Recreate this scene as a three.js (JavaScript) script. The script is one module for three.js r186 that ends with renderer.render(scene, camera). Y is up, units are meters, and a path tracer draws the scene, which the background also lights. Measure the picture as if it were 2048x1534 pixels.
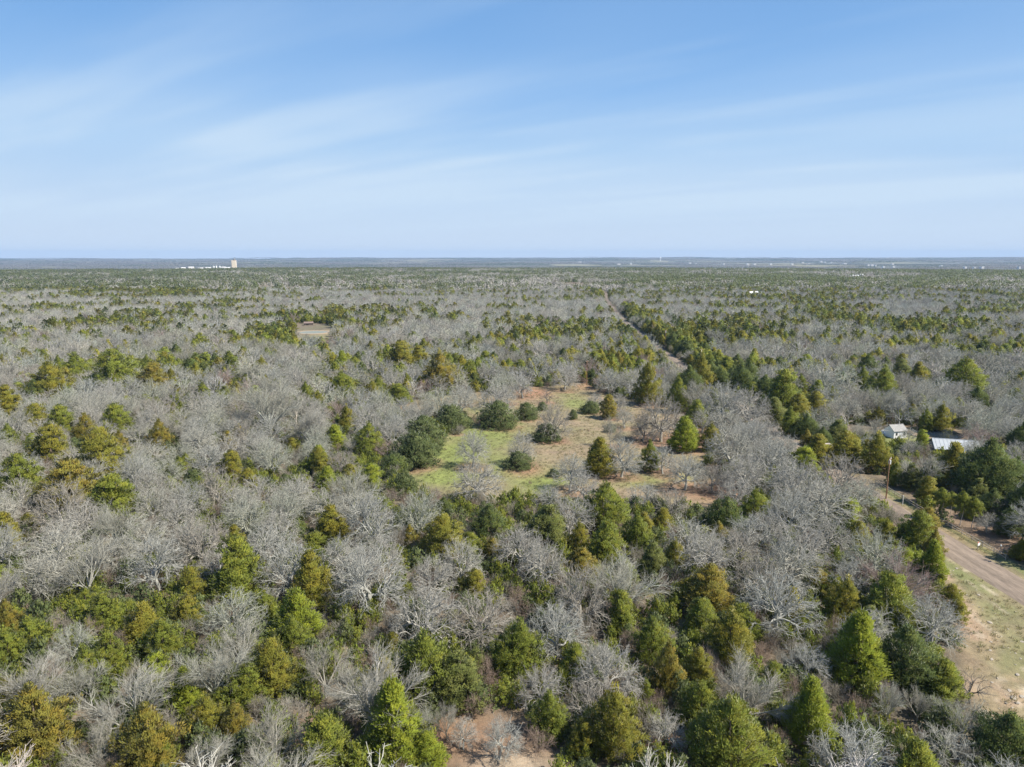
import * as THREE from 'three';
import { mergeGeometries } from 'three/addons/utils/BufferGeometryUtils.js';

// ---------------------------------------------------------------- camera, sky, sun, exposure
const scene = new THREE.Scene();
const EYE = 55, PITCH = THREE.MathUtils.degToRad(10.116), FPX = 1418;      // focal length in pixels of a 2048 wide picture
const camera = new THREE.PerspectiveCamera(2 * THREE.MathUtils.radToDeg(Math.atan(767 / FPX)), 2048 / 1534, 0.5, 40000);
camera.position.set(0, EYE, 0);
camera.rotation.x = -PITCH;
scene.add(camera);
const renderer = new THREE.WebGLRenderer({ antialias: true });
renderer.toneMapping = THREE.LinearToneMapping;
renderer.toneMappingExposure = 2.2;
renderer.shadowMap.enabled = true;

const SUN_DIR = new THREE.Vector3(0.80, 0.95, 0.30).normalize();
const sun = new THREE.DirectionalLight(new THREE.Color().setRGB(1.0, 0.94, 0.84), 4.1);
sun.position.copy(SUN_DIR).multiplyScalar(500);
sun.castShadow = true;
sun.shadow.mapSize.set(4096, 4096);
Object.assign(sun.shadow.camera, { left: -300, right: 300, top: 300, bottom: -300, near: 1, far: 1500 });
scene.add(sun, sun.target);
scene.fog = new THREE.FogExp2(new THREE.Color().setRGB(0.46, 0.68, 1.0), 0.000045);

// ---------------------------------------------------------------- random numbers and noise
function rng(seed) {
  let s = seed >>> 0;
  return () => { s = (s + 0x6d2b79f5) >>> 0; let t = Math.imul(s ^ (s >>> 15), 1 | s); t = (t + Math.imul(t ^ (t >>> 7), 61 | t)) ^ t; return ((t ^ (t >>> 14)) >>> 0) / 4294967296; };
}
const hash = (x, y, s = 0) => { let h = (Math.imul(x | 0, 374761393) + Math.imul(y | 0, 668265263) + Math.imul(s | 0, 2147483647)) | 0; h = Math.imul(h ^ (h >>> 13), 1274126177); return ((h ^ (h >>> 16)) >>> 0) / 4294967296; };
const { smoothstep, lerp, clamp } = THREE.MathUtils;
function noise(x, y, s = 0, wrap = 0) {
  const ix = Math.floor(x), iy = Math.floor(y), fx = x - ix, fy = y - iy, u = fx * fx * (3 - 2 * fx), v = fy * fy * (3 - 2 * fy);
  const w = wrap ? (k) => ((k % wrap) + wrap) % wrap : (k) => k;
  const a = hash(w(ix), w(iy), s), b = hash(w(ix + 1), w(iy), s), c = hash(w(ix), w(iy + 1), s), d = hash(w(ix + 1), w(iy + 1), s);
  return a + (b - a) * u + (c - a) * v + (a - b - c + d) * u * v;
}
function fbm(x, y, oct = 4, s = 0, wrap = 0) {
  let sum = 0, amp = 0.5, tot = 0;
  for (let i = 0; i < oct; i++) { sum += amp * noise(x, y, s + i * 17, wrap); tot += amp; amp *= 0.5; x *= 2; y *= 2; wrap *= 2; }
  return sum / tot;
}

// ---------------------------------------------------------------- sky: clear blue paling to the horizon, thin high cirrus
{
  const W = 2048, H = 1024, data = new Float32Array(W * H * 4);
  const stops = [[0, 0.645, 0.745, 0.875], [4, 0.530, 0.685, 0.885], [8, 0.370, 0.590, 0.880], [12, 0.255, 0.485, 0.840], [15.5, 0.175, 0.400, 0.775], [19, 0.120, 0.335, 0.715], [30, 0.085, 0.265, 0.610], [50, 0.055, 0.195, 0.510], [90, 0.042, 0.160, 0.450]];
  const ca = 0.80, sa = 0.60;                                          // the streaks run towards the horizon far left
  for (let r = 0; r < H; r++) {
    const up = ((r + 0.5) / H - 0.5) * Math.PI, deg = THREE.MathUtils.radToDeg(up);
    let base = [stops[0][1], stops[0][2], stops[0][3]];
    for (let k = 0; k + 1 < stops.length; k++) if (deg >= stops[k][0] && deg <= stops[k + 1][0]) {
      const t = (deg - stops[k][0]) / (stops[k + 1][0] - stops[k][0]);
      base = [1, 2, 3].map((c) => lerp(stops[k][c], stops[k + 1][c], t));
    }
    for (let c0 = 0; c0 < W; c0++) {
      const az = ((c0 + 0.5) / W - 0.5) * 2 * Math.PI, x = Math.cos(az) * Math.cos(up), z = Math.sin(az) * Math.cos(up), y = Math.sin(up);
      let veil = 0;
      if (y > 0) {
        const k = 1 / (y + 0.045), px = x * k, pz = z * k;
        const a = px * ca + pz * sa, b = -px * sa + pz * ca;
        const broad = fbm(a * 0.20 + 6.4, b * 0.34 + 2.7, 4, 11);
        const wisp = fbm(a * 0.30 + 9.0, b * 1.7 + 4.0, 5, 23);
        const fine = fbm(a * 0.8 + 2.0, b * 5.0 + 8.0, 4, 37);
        veil = 0.72 * smoothstep(broad, 0.28, 0.64) * (0.55 + 0.45 * smoothstep(wisp, 0.34, 0.68)) + 0.20 * smoothstep(wisp * 0.6 + fine * 0.4, 0.42, 0.72);
        veil *= smoothstep(deg, 0.3, 5) * (1.0 - 0.45 * smoothstep(deg, 9, 19));
      }
      veil = clamp(veil, 0, 0.75);
      const o = (r * W + c0) * 4, cl = [0.62, 0.765, 0.920];
      for (let c = 0; c < 3; c++) data[o + c] = lerp(base[c], cl[c], veil) / 2.14;   // the exposure is 2.2
      data[o + 3] = 1;
    }
  }
  const t = new THREE.DataTexture(data, W, H, THREE.RGBAFormat, THREE.FloatType);
  t.mapping = THREE.EquirectangularReflectionMapping;
  t.magFilter = THREE.LinearFilter; t.minFilter = THREE.LinearFilter; t.needsUpdate = true;
  scene.background = t; scene.environment = t;
}

// ---------------------------------------------------------------- the lie of the land
function landHeight(x, z) {
  const d = Math.hypot(x, z);
  let h = (fbm(x / 420 + 5, z / 420 + 9, 3, 71) - 0.5) * 9 * smoothstep(d, 420, 1300);
  h += 5 * Math.exp(-(((d - 2550) / 500) ** 2));
  h -= 34 * smoothstep(d, 2800, 4300);
  h += (fbm(x / 1700, z / 900, 3, 72) - 0.5) * 46 * smoothstep(d, 3200, 5000);
  h += (43 + 20 * smoothstep(x, -9000, -1500) - 12 * smoothstep(x, 5000, 11000) + (fbm(x / 900 + 4, 3, 2, 73) - 0.5) * 14) * smoothstep(d, 7500, 14500);
  return h;
}
// where a line of sight through pixel (px, py) of the 2048 x 1534 picture comes within h of the land
function spot(px, py, h = 0) {
  const dx = (px - 1024) / FPX, dy = -(py - 767) / FPX, c = Math.cos(PITCH), s = Math.sin(PITCH);
  const Y = dy * c - s, Z = -dy * s - c;
  let t = (EYE - h) / Math.max(1e-4, -Y);
  for (let i = 0; i < 4; i++) { const g = landHeight(dx * t, Z * t); t = (EYE - h - g) / Math.max(1e-4, -Y); }
  return { x: dx * t, z: Z * t, depth: t };
}
// far things near the skyline, by direction and distance
const FAR = (px, depth) => ({ x: (px - 1024) / FPX * depth, z: -depth / Math.cos(PITCH), depth });
const heightSeen = (py, depth) => EYE - (py - 514) * depth / FPX;      // height above datum that shows at that row
const OPEN = [];                                                       // open ground round far buildings: x, z, across, towards us
const opened = (x, z) => OPEN.some((o) => Math.abs(x - o.x) < o.w && z - o.z < o.l && z - o.z > -o.w * 0.8);
function farTop(px, py, low, high) {                                   // a place from which something between low and high metres tall reaches up to row py
  for (let d = 4200; d < 13500; d += 100) { const p = FAR(px, d), h = heightSeen(py, d) - landHeight(p.x, p.z); if (h >= low && h <= high) return { ...p, h }; }
  const p = FAR(px, 9000); return { ...p, h: Math.max(low, heightSeen(py, 9000) - landHeight(p.x, p.z)) };
}
const TOWN = [[1380, 525], [1392, 526], [1448, 526.5], [1496, 527], [1510, 527], [1542, 527], [1585, 527], [1606, 524], [1618, 526], [1643, 522.5], [1650, 523.5], [1663, 524], [1690, 526], [1738, 529], [1745, 529], [1752, 529.5], [1768, 532], [1788, 532], [1786, 527], [1884, 530.5], [1932, 533], [1950, 534], [1966, 533], [2040, 533], [1120, 541], [1160, 542], [1262, 526], [1238, 527]].map(([px, py]) => ({ px, py, ...farTop(px, py, 9, 16) }));
const BARNS = [[1640, 30, 1930], [1662, 13, 1990], [1651, 12, 2040], [1706, 38, 1880], [1727, 14, 1930], [1629, 11, 1980]].map(([px, w, d]) => ({ px, w, ...FAR(px, d) }));
for (const t of TOWN) OPEN.push({ x: t.x, z: t.z, w: 90, l: 700 });
for (const t of BARNS) OPEN.push({ x: t.x, z: t.z, w: t.w / 2 + 6, l: 75 });
OPEN.push({ ...FAR(467, 3050), w: 40, l: 60 }, { ...FAR(405, 2960), w: 130, l: 90 }, { ...FAR(57, 3050), w: 60, l: 80 }, { ...FAR(1321, 10500), w: 200, l: 600 });
{ const p = spot(1507, 592); OPEN.push({ x: p.x, z: p.z, w: 14, l: 34 }); }
{ const p = spot(622, 651); OPEN.push({ x: p.x, z: p.z, w: 12, l: 20 }); }
function pixelOf(x, y, z) {
  const c = Math.cos(PITCH), s = Math.sin(PITCH), Y = y - EYE;
  const cy = Y * c - z * s, cz = Y * s + z * c;                     // camera axes
  return { u: 1024 + FPX * x / -cz, v: 767 - FPX * cy / -cz, depth: -cz };
}
function inside(poly, x, z) {
  let n = false;
  for (let i = 0, j = poly.length - 1; i < poly.length; j = i++) {
    const a = poly[i], b = poly[j];
    if ((a.z > z) !== (b.z > z) && x < ((b.x - a.x) * (z - a.z)) / (b.z - a.z) + a.x) n = !n;
  }
  return n;
}
const P = (...list) => list.map(([x, y]) => spot(x, y));
const CLEARING = P([766, 812], [832, 800], [960, 783], [1010, 800], [1045, 774], [1095, 776], [1140, 764], [1182, 768], [1215, 792], [1300, 802], [1345, 818], [1425, 850], [1432, 880], [1402, 912], [1425, 952], [1505, 985], [1490, 1012], [1440, 1030], [1300, 1022], [1180, 1010], [1100, 1012], [1000, 1008], [900, 1000], [818, 985], [800, 945], [880, 905], [870, 880], [940, 850], [930, 832], [800, 832]);
const GAP = P([885, 1440], [960, 1415], [1060, 1450], [1120, 1534], [1100, 1640], [860, 1640]);
const YARD = P([1680, 852], [1740, 850], [1840, 855], [1940, 856], [1945, 885], [1930, 915], [1860, 905], [1800, 898], [1690, 885]);
const POND_CLEAR = P([584, 648], [640, 646], [668, 652], [672, 690], [640, 698], [592, 696]);
// dirt road: centre line and half width
const ROAD = [[90, 120], [87.5, -60], [85.4, -110], [83.6, -150], [83.4, -200], [85.5, -290], [89.5, -411], [91.5, -466], [99, -629], [108, -735], [122, -900], [150, -1150]];
function roadX(z) {
  for (let i = 0; i + 1 < ROAD.length; i++) if (z <= ROAD[i][1] && z >= ROAD[i + 1][1]) {
    const t = (ROAD[i][1] - z) / (ROAD[i][1] - ROAD[i + 1][1]), p = (k) => ROAD[clamp(k, 0, ROAD.length - 1)];
    const a = p(i - 1)[0], b = p(i)[0], c = p(i + 1)[0], d = p(i + 2)[0];
    return 0.5 * (2 * b + (c - a) * t + (2 * a - 5 * b + 4 * c - d) * t * t + (3 * b - a - 3 * c + d) * t * t * t) * 0.5 + 0.5 * lerp(b, c, t);
  }
  return 1e6;
}
const ROAD_HALF = 4.0;
// edge of the wood left of the road: x of the last trees
const EDGE = [[1770, 1010], [1850, 1100], [1898, 1180], [1925, 1290], [1930, 1375], [1975, 1440], [2060, 1560]].map(([a, b]) => spot(a, b)).sort((a, b) => a.z - b.z);
function woodEdge(z) {
  if (z <= EDGE[0].z) return roadX(z) - 4.6;
  for (let i = 0; i + 1 < EDGE.length; i++) if (z >= EDGE[i].z && z <= EDGE[i + 1].z) return lerp(EDGE[i].x, EDGE[i + 1].x, (z - EDGE[i].z) / (EDGE[i + 1].z - EDGE[i].z));
  return EDGE[EDGE.length - 1].x;
}

// ---------------------------------------------------------------- materials and textures
const rgb = (r, g, b) => new THREE.Color().setRGB(r, g, b);
function dataTexture(n, f, srgb = false) {
  const d = new Uint8Array(n * n * 4);
  for (let y = 0; y < n; y++) for (let x = 0; x < n; x++) { const c = f(x / n, y / n, x, y), o = (y * n + x) * 4; d[o] = clamp(c[0], 0, 1) * 255; d[o + 1] = clamp(c[1], 0, 1) * 255; d[o + 2] = clamp(c[2], 0, 1) * 255; d[o + 3] = 255; }
  const t = new THREE.DataTexture(d, n, n);
  t.wrapS = t.wrapT = THREE.RepeatWrapping; t.magFilter = THREE.LinearFilter; t.minFilter = THREE.LinearMipmapLinearFilter;
  if (srgb) t.colorSpace = THREE.SRGBColorSpace;
  t.needsUpdate = true;
  return t;
}
const litterTex = dataTexture(1024, (u, v, x, y) => {                       // grain of fallen leaves, dead grass and bare soil; mean about 0.7
  const big = fbm(u * 6, v * 6, 4, 3, 6), mid = fbm(u * 40, v * 40, 3, 5, 40), leaf = hash(x >> 1, y >> 1, 9), leaf2 = noise(u * 256, v * 256, 19, 256);
  const k = 0.40 + 0.22 * big + 0.30 * mid + 0.20 * (leaf - 0.5) + 0.30 * (leaf2 - 0.5);
  const w = 0.05 * (noise(u * 128, v * 128, 29, 128) - 0.5);
  return [k + w, k, k - w];
});
const groundMat = new THREE.MeshStandardMaterial({ name: 'leaf_litter_and_grass', vertexColors: true, map: litterTex, roughness: 1, bumpMap: litterTex, bumpScale: 0.08 });
const foliageMat = new THREE.MeshPhysicalMaterial({ name: 'foliage', vertexColors: true, roughness: 0.95, transmission: 0.45, thickness: 0, specularIntensity: 0.3, side: THREE.DoubleSide });
const barkMat = new THREE.MeshStandardMaterial({ name: 'lichen_grey_bark', vertexColors: true, roughness: 0.95 });
const M = (name, r, g, b, rough = 0.8, more = {}) => new THREE.MeshStandardMaterial({ name, color: rgb(r, g, b), roughness: rough, ...more });

// ---------------------------------------------------------------- naming and labels
const taken = new Map();
function numbered(name) { const n = taken.get(name) ?? 0; taken.set(name, n + 1); return n ? `${name}_${String(n).padStart(3, '0')}` : name; }
function tag(o, name, label, category, group) { o.name = numbered(name); o.userData = { label, ...(category ? { category } : {}), ...(group ? { group } : {}) }; scene.add(o); return o; }
function setting(o, name, kind, label) { o.name = numbered(name); o.userData = { kind, label }; scene.add(o); return o; }
function part(name, geo, mat, parent, label) { const m = new THREE.Mesh(geo, mat); m.name = name; m.castShadow = m.receiveShadow = true; if (label) m.userData.label = label; parent.add(m); return m; }

const ONES = 'zero one two three four five six seven eight nine ten eleven twelve thirteen fourteen fifteen sixteen seventeen eighteen nineteen'.split(' '), TENS = '- - twenty thirty forty fifty sixty seventy eighty ninety hundred'.split(' ');
const inWords = (n) => { n = Math.round(Math.min(99, Math.max(0, n))); return n < 20 ? ONES[n] : TENS[Math.floor(n / 10)] + (n % 10 ? '-' + ONES[n % 10] : ''); };
const acrossDown = (u, v) => `${inWords(u / 20.48)} percent across, ${inWords(v / 15.34)} down`;
// ---------------------------------------------------------------- growing geometry
class Geo {
  constructor() { this.p = []; this.n = []; this.c = []; this.i = []; }
  build() {
    const g = new THREE.BufferGeometry();
    g.setAttribute('position', new THREE.Float32BufferAttribute(this.p, 3));
    g.setAttribute('normal', new THREE.Float32BufferAttribute(this.n, 3));
    g.setAttribute('color', new THREE.Float32BufferAttribute(this.c, 3));
    g.setIndex(this.i);
    return g;
  }
  tube(pts, r0, r1, sides, col) {
    const base = this.p.length / 3, m = pts.length;
    let ux = 0, uy = 0, uz = 0;
    for (let k = 0; k < m; k++) {
      const a = pts[Math.max(0, k - 1)], b = pts[Math.min(m - 1, k + 1)];
      let tx = b[0] - a[0], ty = b[1] - a[1], tz = b[2] - a[2]; const l = Math.hypot(tx, ty, tz) || 1; tx /= l; ty /= l; tz /= l;
      if (k === 0) { if (Math.abs(ty) < 0.9) { ux = -tz; uy = 0; uz = tx; } else { ux = 1; uy = 0; uz = 0; } }
      const dt = ux * tx + uy * ty + uz * tz; ux -= dt * tx; uy -= dt * ty; uz -= dt * tz; const ul = Math.hypot(ux, uy, uz) || 1; ux /= ul; uy /= ul; uz /= ul;
      const vx = ty * uz - tz * uy, vy = tz * ux - tx * uz, vz = tx * uy - ty * ux, r = r0 + (r1 - r0) * k / (m - 1);
      for (let s = 0; s < sides; s++) {
        const a2 = s / sides * Math.PI * 2, cs = Math.cos(a2), sn = Math.sin(a2), nx = ux * cs + vx * sn, ny = uy * cs + vy * sn, nz = uz * cs + vz * sn;
        this.p.push(pts[k][0] + nx * r, pts[k][1] + ny * r, pts[k][2] + nz * r); this.n.push(nx, ny, nz); this.c.push(col[0], col[1], col[2]);
      }
    }
    for (let k = 0; k + 1 < m; k++) for (let s = 0; s < sides; s++) {
      const a = base + k * sides + s, b = base + k * sides + (s + 1) % sides, c = a + sides, d = b + sides;
      this.i.push(a, b, c, b, d, c);
    }
  }
  // a narrow leaf or spray: four corners, long along d, lying across w
  blade(x, y, z, dx, dy, dz, wx, wy, wz, len, wid, col, out) {
    const base = this.p.length / 3, mx = x + dx * len * 0.55, my = y + dy * len * 0.55, mz = z + dz * len * 0.55, h = wid / 2;
    let nx = dy * wz - dz * wy, ny = dz * wx - dx * wz, nz = dx * wy - dy * wx; const l = Math.hypot(nx, ny, nz) || 1; nx /= l; ny /= l; nz /= l;
    const flip = nx * out[0] + ny * out[1] + nz * out[2] < 0;
    if (flip) { nx = -nx; ny = -ny; nz = -nz; }
    const f = 0.12 * len;
    this.p.push(x, y, z, mx + wx * h - nx * f, my + wy * h - ny * f, mz + wz * h - nz * f, x + dx * len, y + dy * len, z + dz * len, mx - wx * h - nx * f, my - wy * h - ny * f, mz - wz * h - nz * f);
    let ax = nx * 0.6 + out[0] * 0.8, ay = ny * 0.6 + out[1] * 0.8, az = nz * 0.6 + out[2] * 0.8; const al = Math.hypot(ax, ay, az) || 1; ax /= al; ay /= al; az /= al;
    for (let k = 0; k < 4; k++) { this.n.push(ax, ay, az); this.c.push(col[0], col[1], col[2]); }
    if (flip) this.i.push(base, base + 1, base + 2, base, base + 2, base + 3);
    else this.i.push(base, base + 2, base + 1, base, base + 3, base + 2);
  }
}
const unit = (v) => { const l = Math.hypot(v[0], v[1], v[2]) || 1; return [v[0] / l, v[1] / l, v[2] / l]; };
function growPath(R, p, d, len, segs, gnarl, up) {
  const pts = [p.slice()]; let q = p.slice(), e = unit(d); const st = len / segs;
  for (let k = 0; k < segs; k++) {
    e = unit([e[0] + (R() - 0.5) * gnarl, e[1] + (R() - 0.5) * gnarl + up, e[2] + (R() - 0.5) * gnarl]);
    q = [q[0] + e[0] * st, q[1] + e[1] * st, q[2] + e[2] * st]; pts.push(q);
  }
  return { pts, end: e };
}
function along(path, t) {
  const k = Math.min(path.pts.length - 2, Math.floor(t * (path.pts.length - 1))), f = t * (path.pts.length - 1) - k, a = path.pts[k], b = path.pts[k + 1];
  return { p: [lerp(a[0], b[0], f), lerp(a[1], b[1], f), lerp(a[2], b[2], f)], d: unit([b[0] - a[0], b[1] - a[1], b[2] - a[2]]) };
}
function swerve(R, d, angle) {                                         // d turned by about that angle to a random side
  let s = unit([R() - 0.5, R() - 0.5, R() - 0.5]); const dt = s[0] * d[0] + s[1] * d[1] + s[2] * d[2];
  s = unit([s[0] - dt * d[0], s[1] - dt * d[1], s[2] - dt * d[2]]);
  const c = Math.cos(angle), n = Math.sin(angle);
  return [d[0] * c + s[0] * n, d[1] * c + s[1] * n, d[2] * c + s[2] * n];
}
const shade = (R, col, v) => { const k = 1 + (R() - 0.5) * v; return [col[0] * k, col[1] * k, col[2] * k]; };

// A leafless tree. Returns { trunk, limbs: [...], crown } geometries, about its natural size.
function growBare(seed, o) {
  const R = rng(seed), trunk = new Geo(), crown = new Geo(), limbs = [];
  const lean = [(R() - 0.5) * 0.25, 1, (R() - 0.5) * 0.25];
  const tr = growPath(R, [0, -0.2, 0], lean, o.trunkLen, 4, o.gnarl * 0.5, 0.05);
  trunk.tube(tr.pts, o.r * 1.25, o.r * 0.85, o.sides, shade(R, o.bark, 0.1));
  const n1 = o.limbs, a0 = R() * 6.28;
  for (let i = 0; i < n1; i++) {
    const leader = i === 0, az = a0 + i / n1 * 6.283 + (R() - 0.5) * 0.5, el = leader ? 1.25 : lerp(o.el[0], o.el[1], R()), st = along(tr, leader ? 1 : 0.55 + 0.45 * (i / n1));
    const len = o.limbLen * (0.85 + 0.3 * R()) * (leader ? o.lead : 1);
    const L1 = growPath(R, st.p, [Math.cos(az) * Math.cos(el), Math.sin(el), Math.sin(az) * Math.cos(el)], len, o.seg1, o.gnarl, o.up);
    const lg = o.mergeLimbs ? crown : new Geo();
    lg.tube(L1.pts, o.r * 0.62, o.r * 0.2, o.sides, shade(R, o.bark, 0.12));
    if (!o.mergeLimbs) limbs.push(lg.build());
    for (let j = 0; j < o.n2; j++) {
      const t2 = lerp(0.22, 1, (j + R() * 0.9) / o.n2), s2 = along(L1, Math.min(0.99, t2));
      const L2 = growPath(R, s2.p, swerve(R, s2.d, o.fork * (0.7 + 0.6 * R())), o.len2 * (0.7 + 0.6 * R()) * (1.15 - 0.4 * t2), o.seg2, o.gnarl, o.up);
      crown.tube(L2.pts, o.r2, o.r2 * 0.5, o.sides > 4 ? 4 : 3, shade(R, o.bark, 0.2));
      for (let k = 0; k < o.n3; k++) {
        const s3 = along(L2, Math.min(0.99, lerp(0.15, 1, (k + R()) / o.n3)));
        const L3 = growPath(R, s3.p, swerve(R, s3.d, o.fork * (0.7 + 0.7 * R())), o.len3 * (0.6 + 0.8 * R()), o.seg3, o.gnarl, o.up * 0.8);
        crown.tube(L3.pts, o.r3, o.r3 * 0.55, 3, shade(R, o.bark, 0.25));
        for (let m = 0; m < o.n4; m++) {
          const s4 = along(L3, Math.min(0.99, lerp(0.15, 1, (m + R()) / o.n4)));
          const L4 = growPath(R, s4.p, swerve(R, s4.d, o.fork * (0.7 + 0.8 * R())), o.len4 * (0.5 + R()), o.seg4, o.gnarl, o.up * 0.6);
          crown.tube(L4.pts, o.r4, o.r4 * 0.6, 3, shade(R, o.twig, 0.3));
        }
      }
    }
  }
  return { trunk: trunk.build(), limbs, crown: crown.build() };
}
const OAK = { trunkLen: 2.6, r: 0.27, sides: 6, limbs: 6, el: [0.25, 1.0], lead: 0.8, limbLen: 4.3, seg1: 7, gnarl: 0.75, up: 0.05, fork: 0.85, n2: 9, len2: 2.1, seg2: 4, r2: 0.078, n3: 7, len3: 1.25, seg3: 3, r3: 0.043, n4: 4, len4: 0.62, seg4: 2, r4: 0.020, bark: [0.41, 0.375, 0.32], twig: [0.39, 0.36, 0.315] };
const ELM = { trunkLen: 3.0, r: 0.24, sides: 6, limbs: 7, el: [0.55, 1.2], lead: 1.05, limbLen: 6.2, seg1: 6, gnarl: 0.26, up: 0.035, fork: 0.52, n2: 9, len2: 2.9, seg2: 4, r2: 0.046, n3: 8, len3: 1.6, seg3: 3, r3: 0.024, n4: 6, len4: 0.85, seg4: 1, r4: 0.0135, bark: [0.44, 0.41, 0.35], twig: [0.40, 0.36, 0.30] };
const BUSH = { trunkLen: 0.4, r: 0.06, sides: 4, limbs: 9, el: [0.5, 1.3], lead: 1, limbLen: 2.0, seg1: 4, gnarl: 0.5, up: 0.03, fork: 0.6, n2: 6, len2: 1.1, seg2: 3, r2: 0.02, n3: 5, len3: 0.7, seg3: 2, r3: 0.012, n4: 3, len4: 0.4, seg4: 1, r4: 0.009, mergeLimbs: true, bark: [0.33, 0.25, 0.20], twig: [0.30, 0.21, 0.165] };

// A low, round-headed oak: crooked limbs reach to points spread over a dome, and fine curling twigs fill its shell.
function growOak(seed, o) {
  const R = rng(seed), trunk = new Geo(), crown = new Geo(), limbs = [], top = o.trunkLen, A = o.wide, B = o.tall;
  const tr = growPath(R, [0, -0.2, 0], [(R() - 0.5) * 0.3, 1, (R() - 0.5) * 0.3], top + 0.2, 4, 0.35, 0.05);
  trunk.tube(tr.pts, o.r * 1.2, o.r * 0.85, o.sides, shade(R, o.bark, 0.1));
  const T = tr.pts[4], arms = [];
  for (let i = 0; i < o.limbs; i++) {
    const az = i * 2.399 + R() * 0.5, el = i === 0 ? 1.35 : lerp(0.12, 1.05, R()), d = [Math.cos(az) * Math.cos(el) * A, Math.sin(el) * B, Math.sin(az) * Math.cos(el) * A];
    const st = along(tr, i === 0 ? 1 : 0.62 + 0.38 * R()), len = Math.hypot(...d) * lerp(0.55, 0.72, R());
    const L = growPath(R, st.p, d, len, o.seg1, 0.85, 0.0); arms.push(L);
    const lg = o.mergeLimbs ? crown : new Geo(); lg.tube(L.pts, o.r * 0.58, o.r * 0.2, o.sides, shade(R, o.bark, 0.12)); if (!o.mergeLimbs) limbs.push(lg.build());
  }
  for (let i = 0; i < o.n2; i++) {
    const cy = 1 - (i + 0.5) / o.n2 * (1 + o.skirt), az = i * 2.39996 + R() * 0.6, s = Math.sqrt(Math.max(0, 1 - cy * cy)), lump = 0.72 + 0.42 * noise(Math.cos(az) * s * 1.6 + 5, Math.sin(az) * s * 1.6 + cy * 2, seed);
    const N = unit([Math.cos(az) * s, cy, Math.sin(az) * s]), E = [T[0] + N[0] * A * lump, T[1] + 0.4 + N[1] * (cy > 0 ? B : B * 0.7) * lump, T[2] + N[2] * A * lump];
    let arm = arms[0], bd = 1e9; for (const a of arms) { const q = a.pts[a.pts.length - 1], dd = Math.hypot(q[0] - E[0], q[1] - E[1], q[2] - E[2]); if (dd < bd) { bd = dd; arm = a; } }
    const from = along(arm, lerp(0.30, 0.98, R())).p, D = Math.hypot(E[0] - from[0], E[1] - from[1], E[2] - from[2]), pts = [from];
    for (let k = 1; k <= o.seg2; k++) { const t = k / o.seg2 * 0.94, w = 0.20 * D * (1 - t * 0.4); pts.push([lerp(from[0], E[0], t) + (R() - 0.5) * w, lerp(from[1], E[1], t) + (R() - 0.5) * w + Math.sin(t * 3.14) * 0.06 * D, lerp(from[2], E[2], t) + (R() - 0.5) * w]); }
    const L2 = { pts }; crown.tube(pts, o.r2 * 1.15, o.r2 * 0.5, o.sides > 4 ? 4 : 3, shade(R, o.bark, 0.2));
    for (let k = 0; k < o.n3; k++) {
      const s3 = along(L2, Math.min(0.99, lerp(0.28, 1, (k + R()) / o.n3))), q = swerve(R, s3.d, 1.0), L3 = growPath(R, s3.p, [q[0] + N[0] * 0.7, q[1] + N[1] * 0.7, q[2] + N[2] * 0.7], o.len3 * (0.55 + 0.8 * R()), o.seg3, 1.0, 0.02);
      crown.tube(L3.pts, o.r3, o.r3 * 0.55, 3, shade(R, o.bark, 0.25));
      for (let m = 0; m < o.n4; m++) {
        const s4 = along(L3, Math.min(0.99, lerp(0.1, 1, (m + R()) / o.n4))), L4 = growPath(R, s4.p, swerve(R, s4.d, 0.6 + 0.7 * R()), o.len4 * (0.5 + R()), o.seg4, 1.0, 0.0);
        crown.tube(L4.pts, o.r4, o.r4 * 0.6, 3, shade(R, o.twig, 0.3));
      }
    }
  }
  return { trunk: trunk.build(), limbs, crown: crown.build() };
}
const DOME = { trunkLen: 2.3, r: 0.27, sides: 6, limbs: 7, wide: 4.4, tall: 4.9, skirt: 0.35, seg1: 6, n2: 64, seg2: 5, r2: 0.054, n3: 7, len3: 1.15, seg3: 3, r3: 0.027, n4: 5, len4: 0.58, seg4: 2, r4: 0.0145 };
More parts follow.
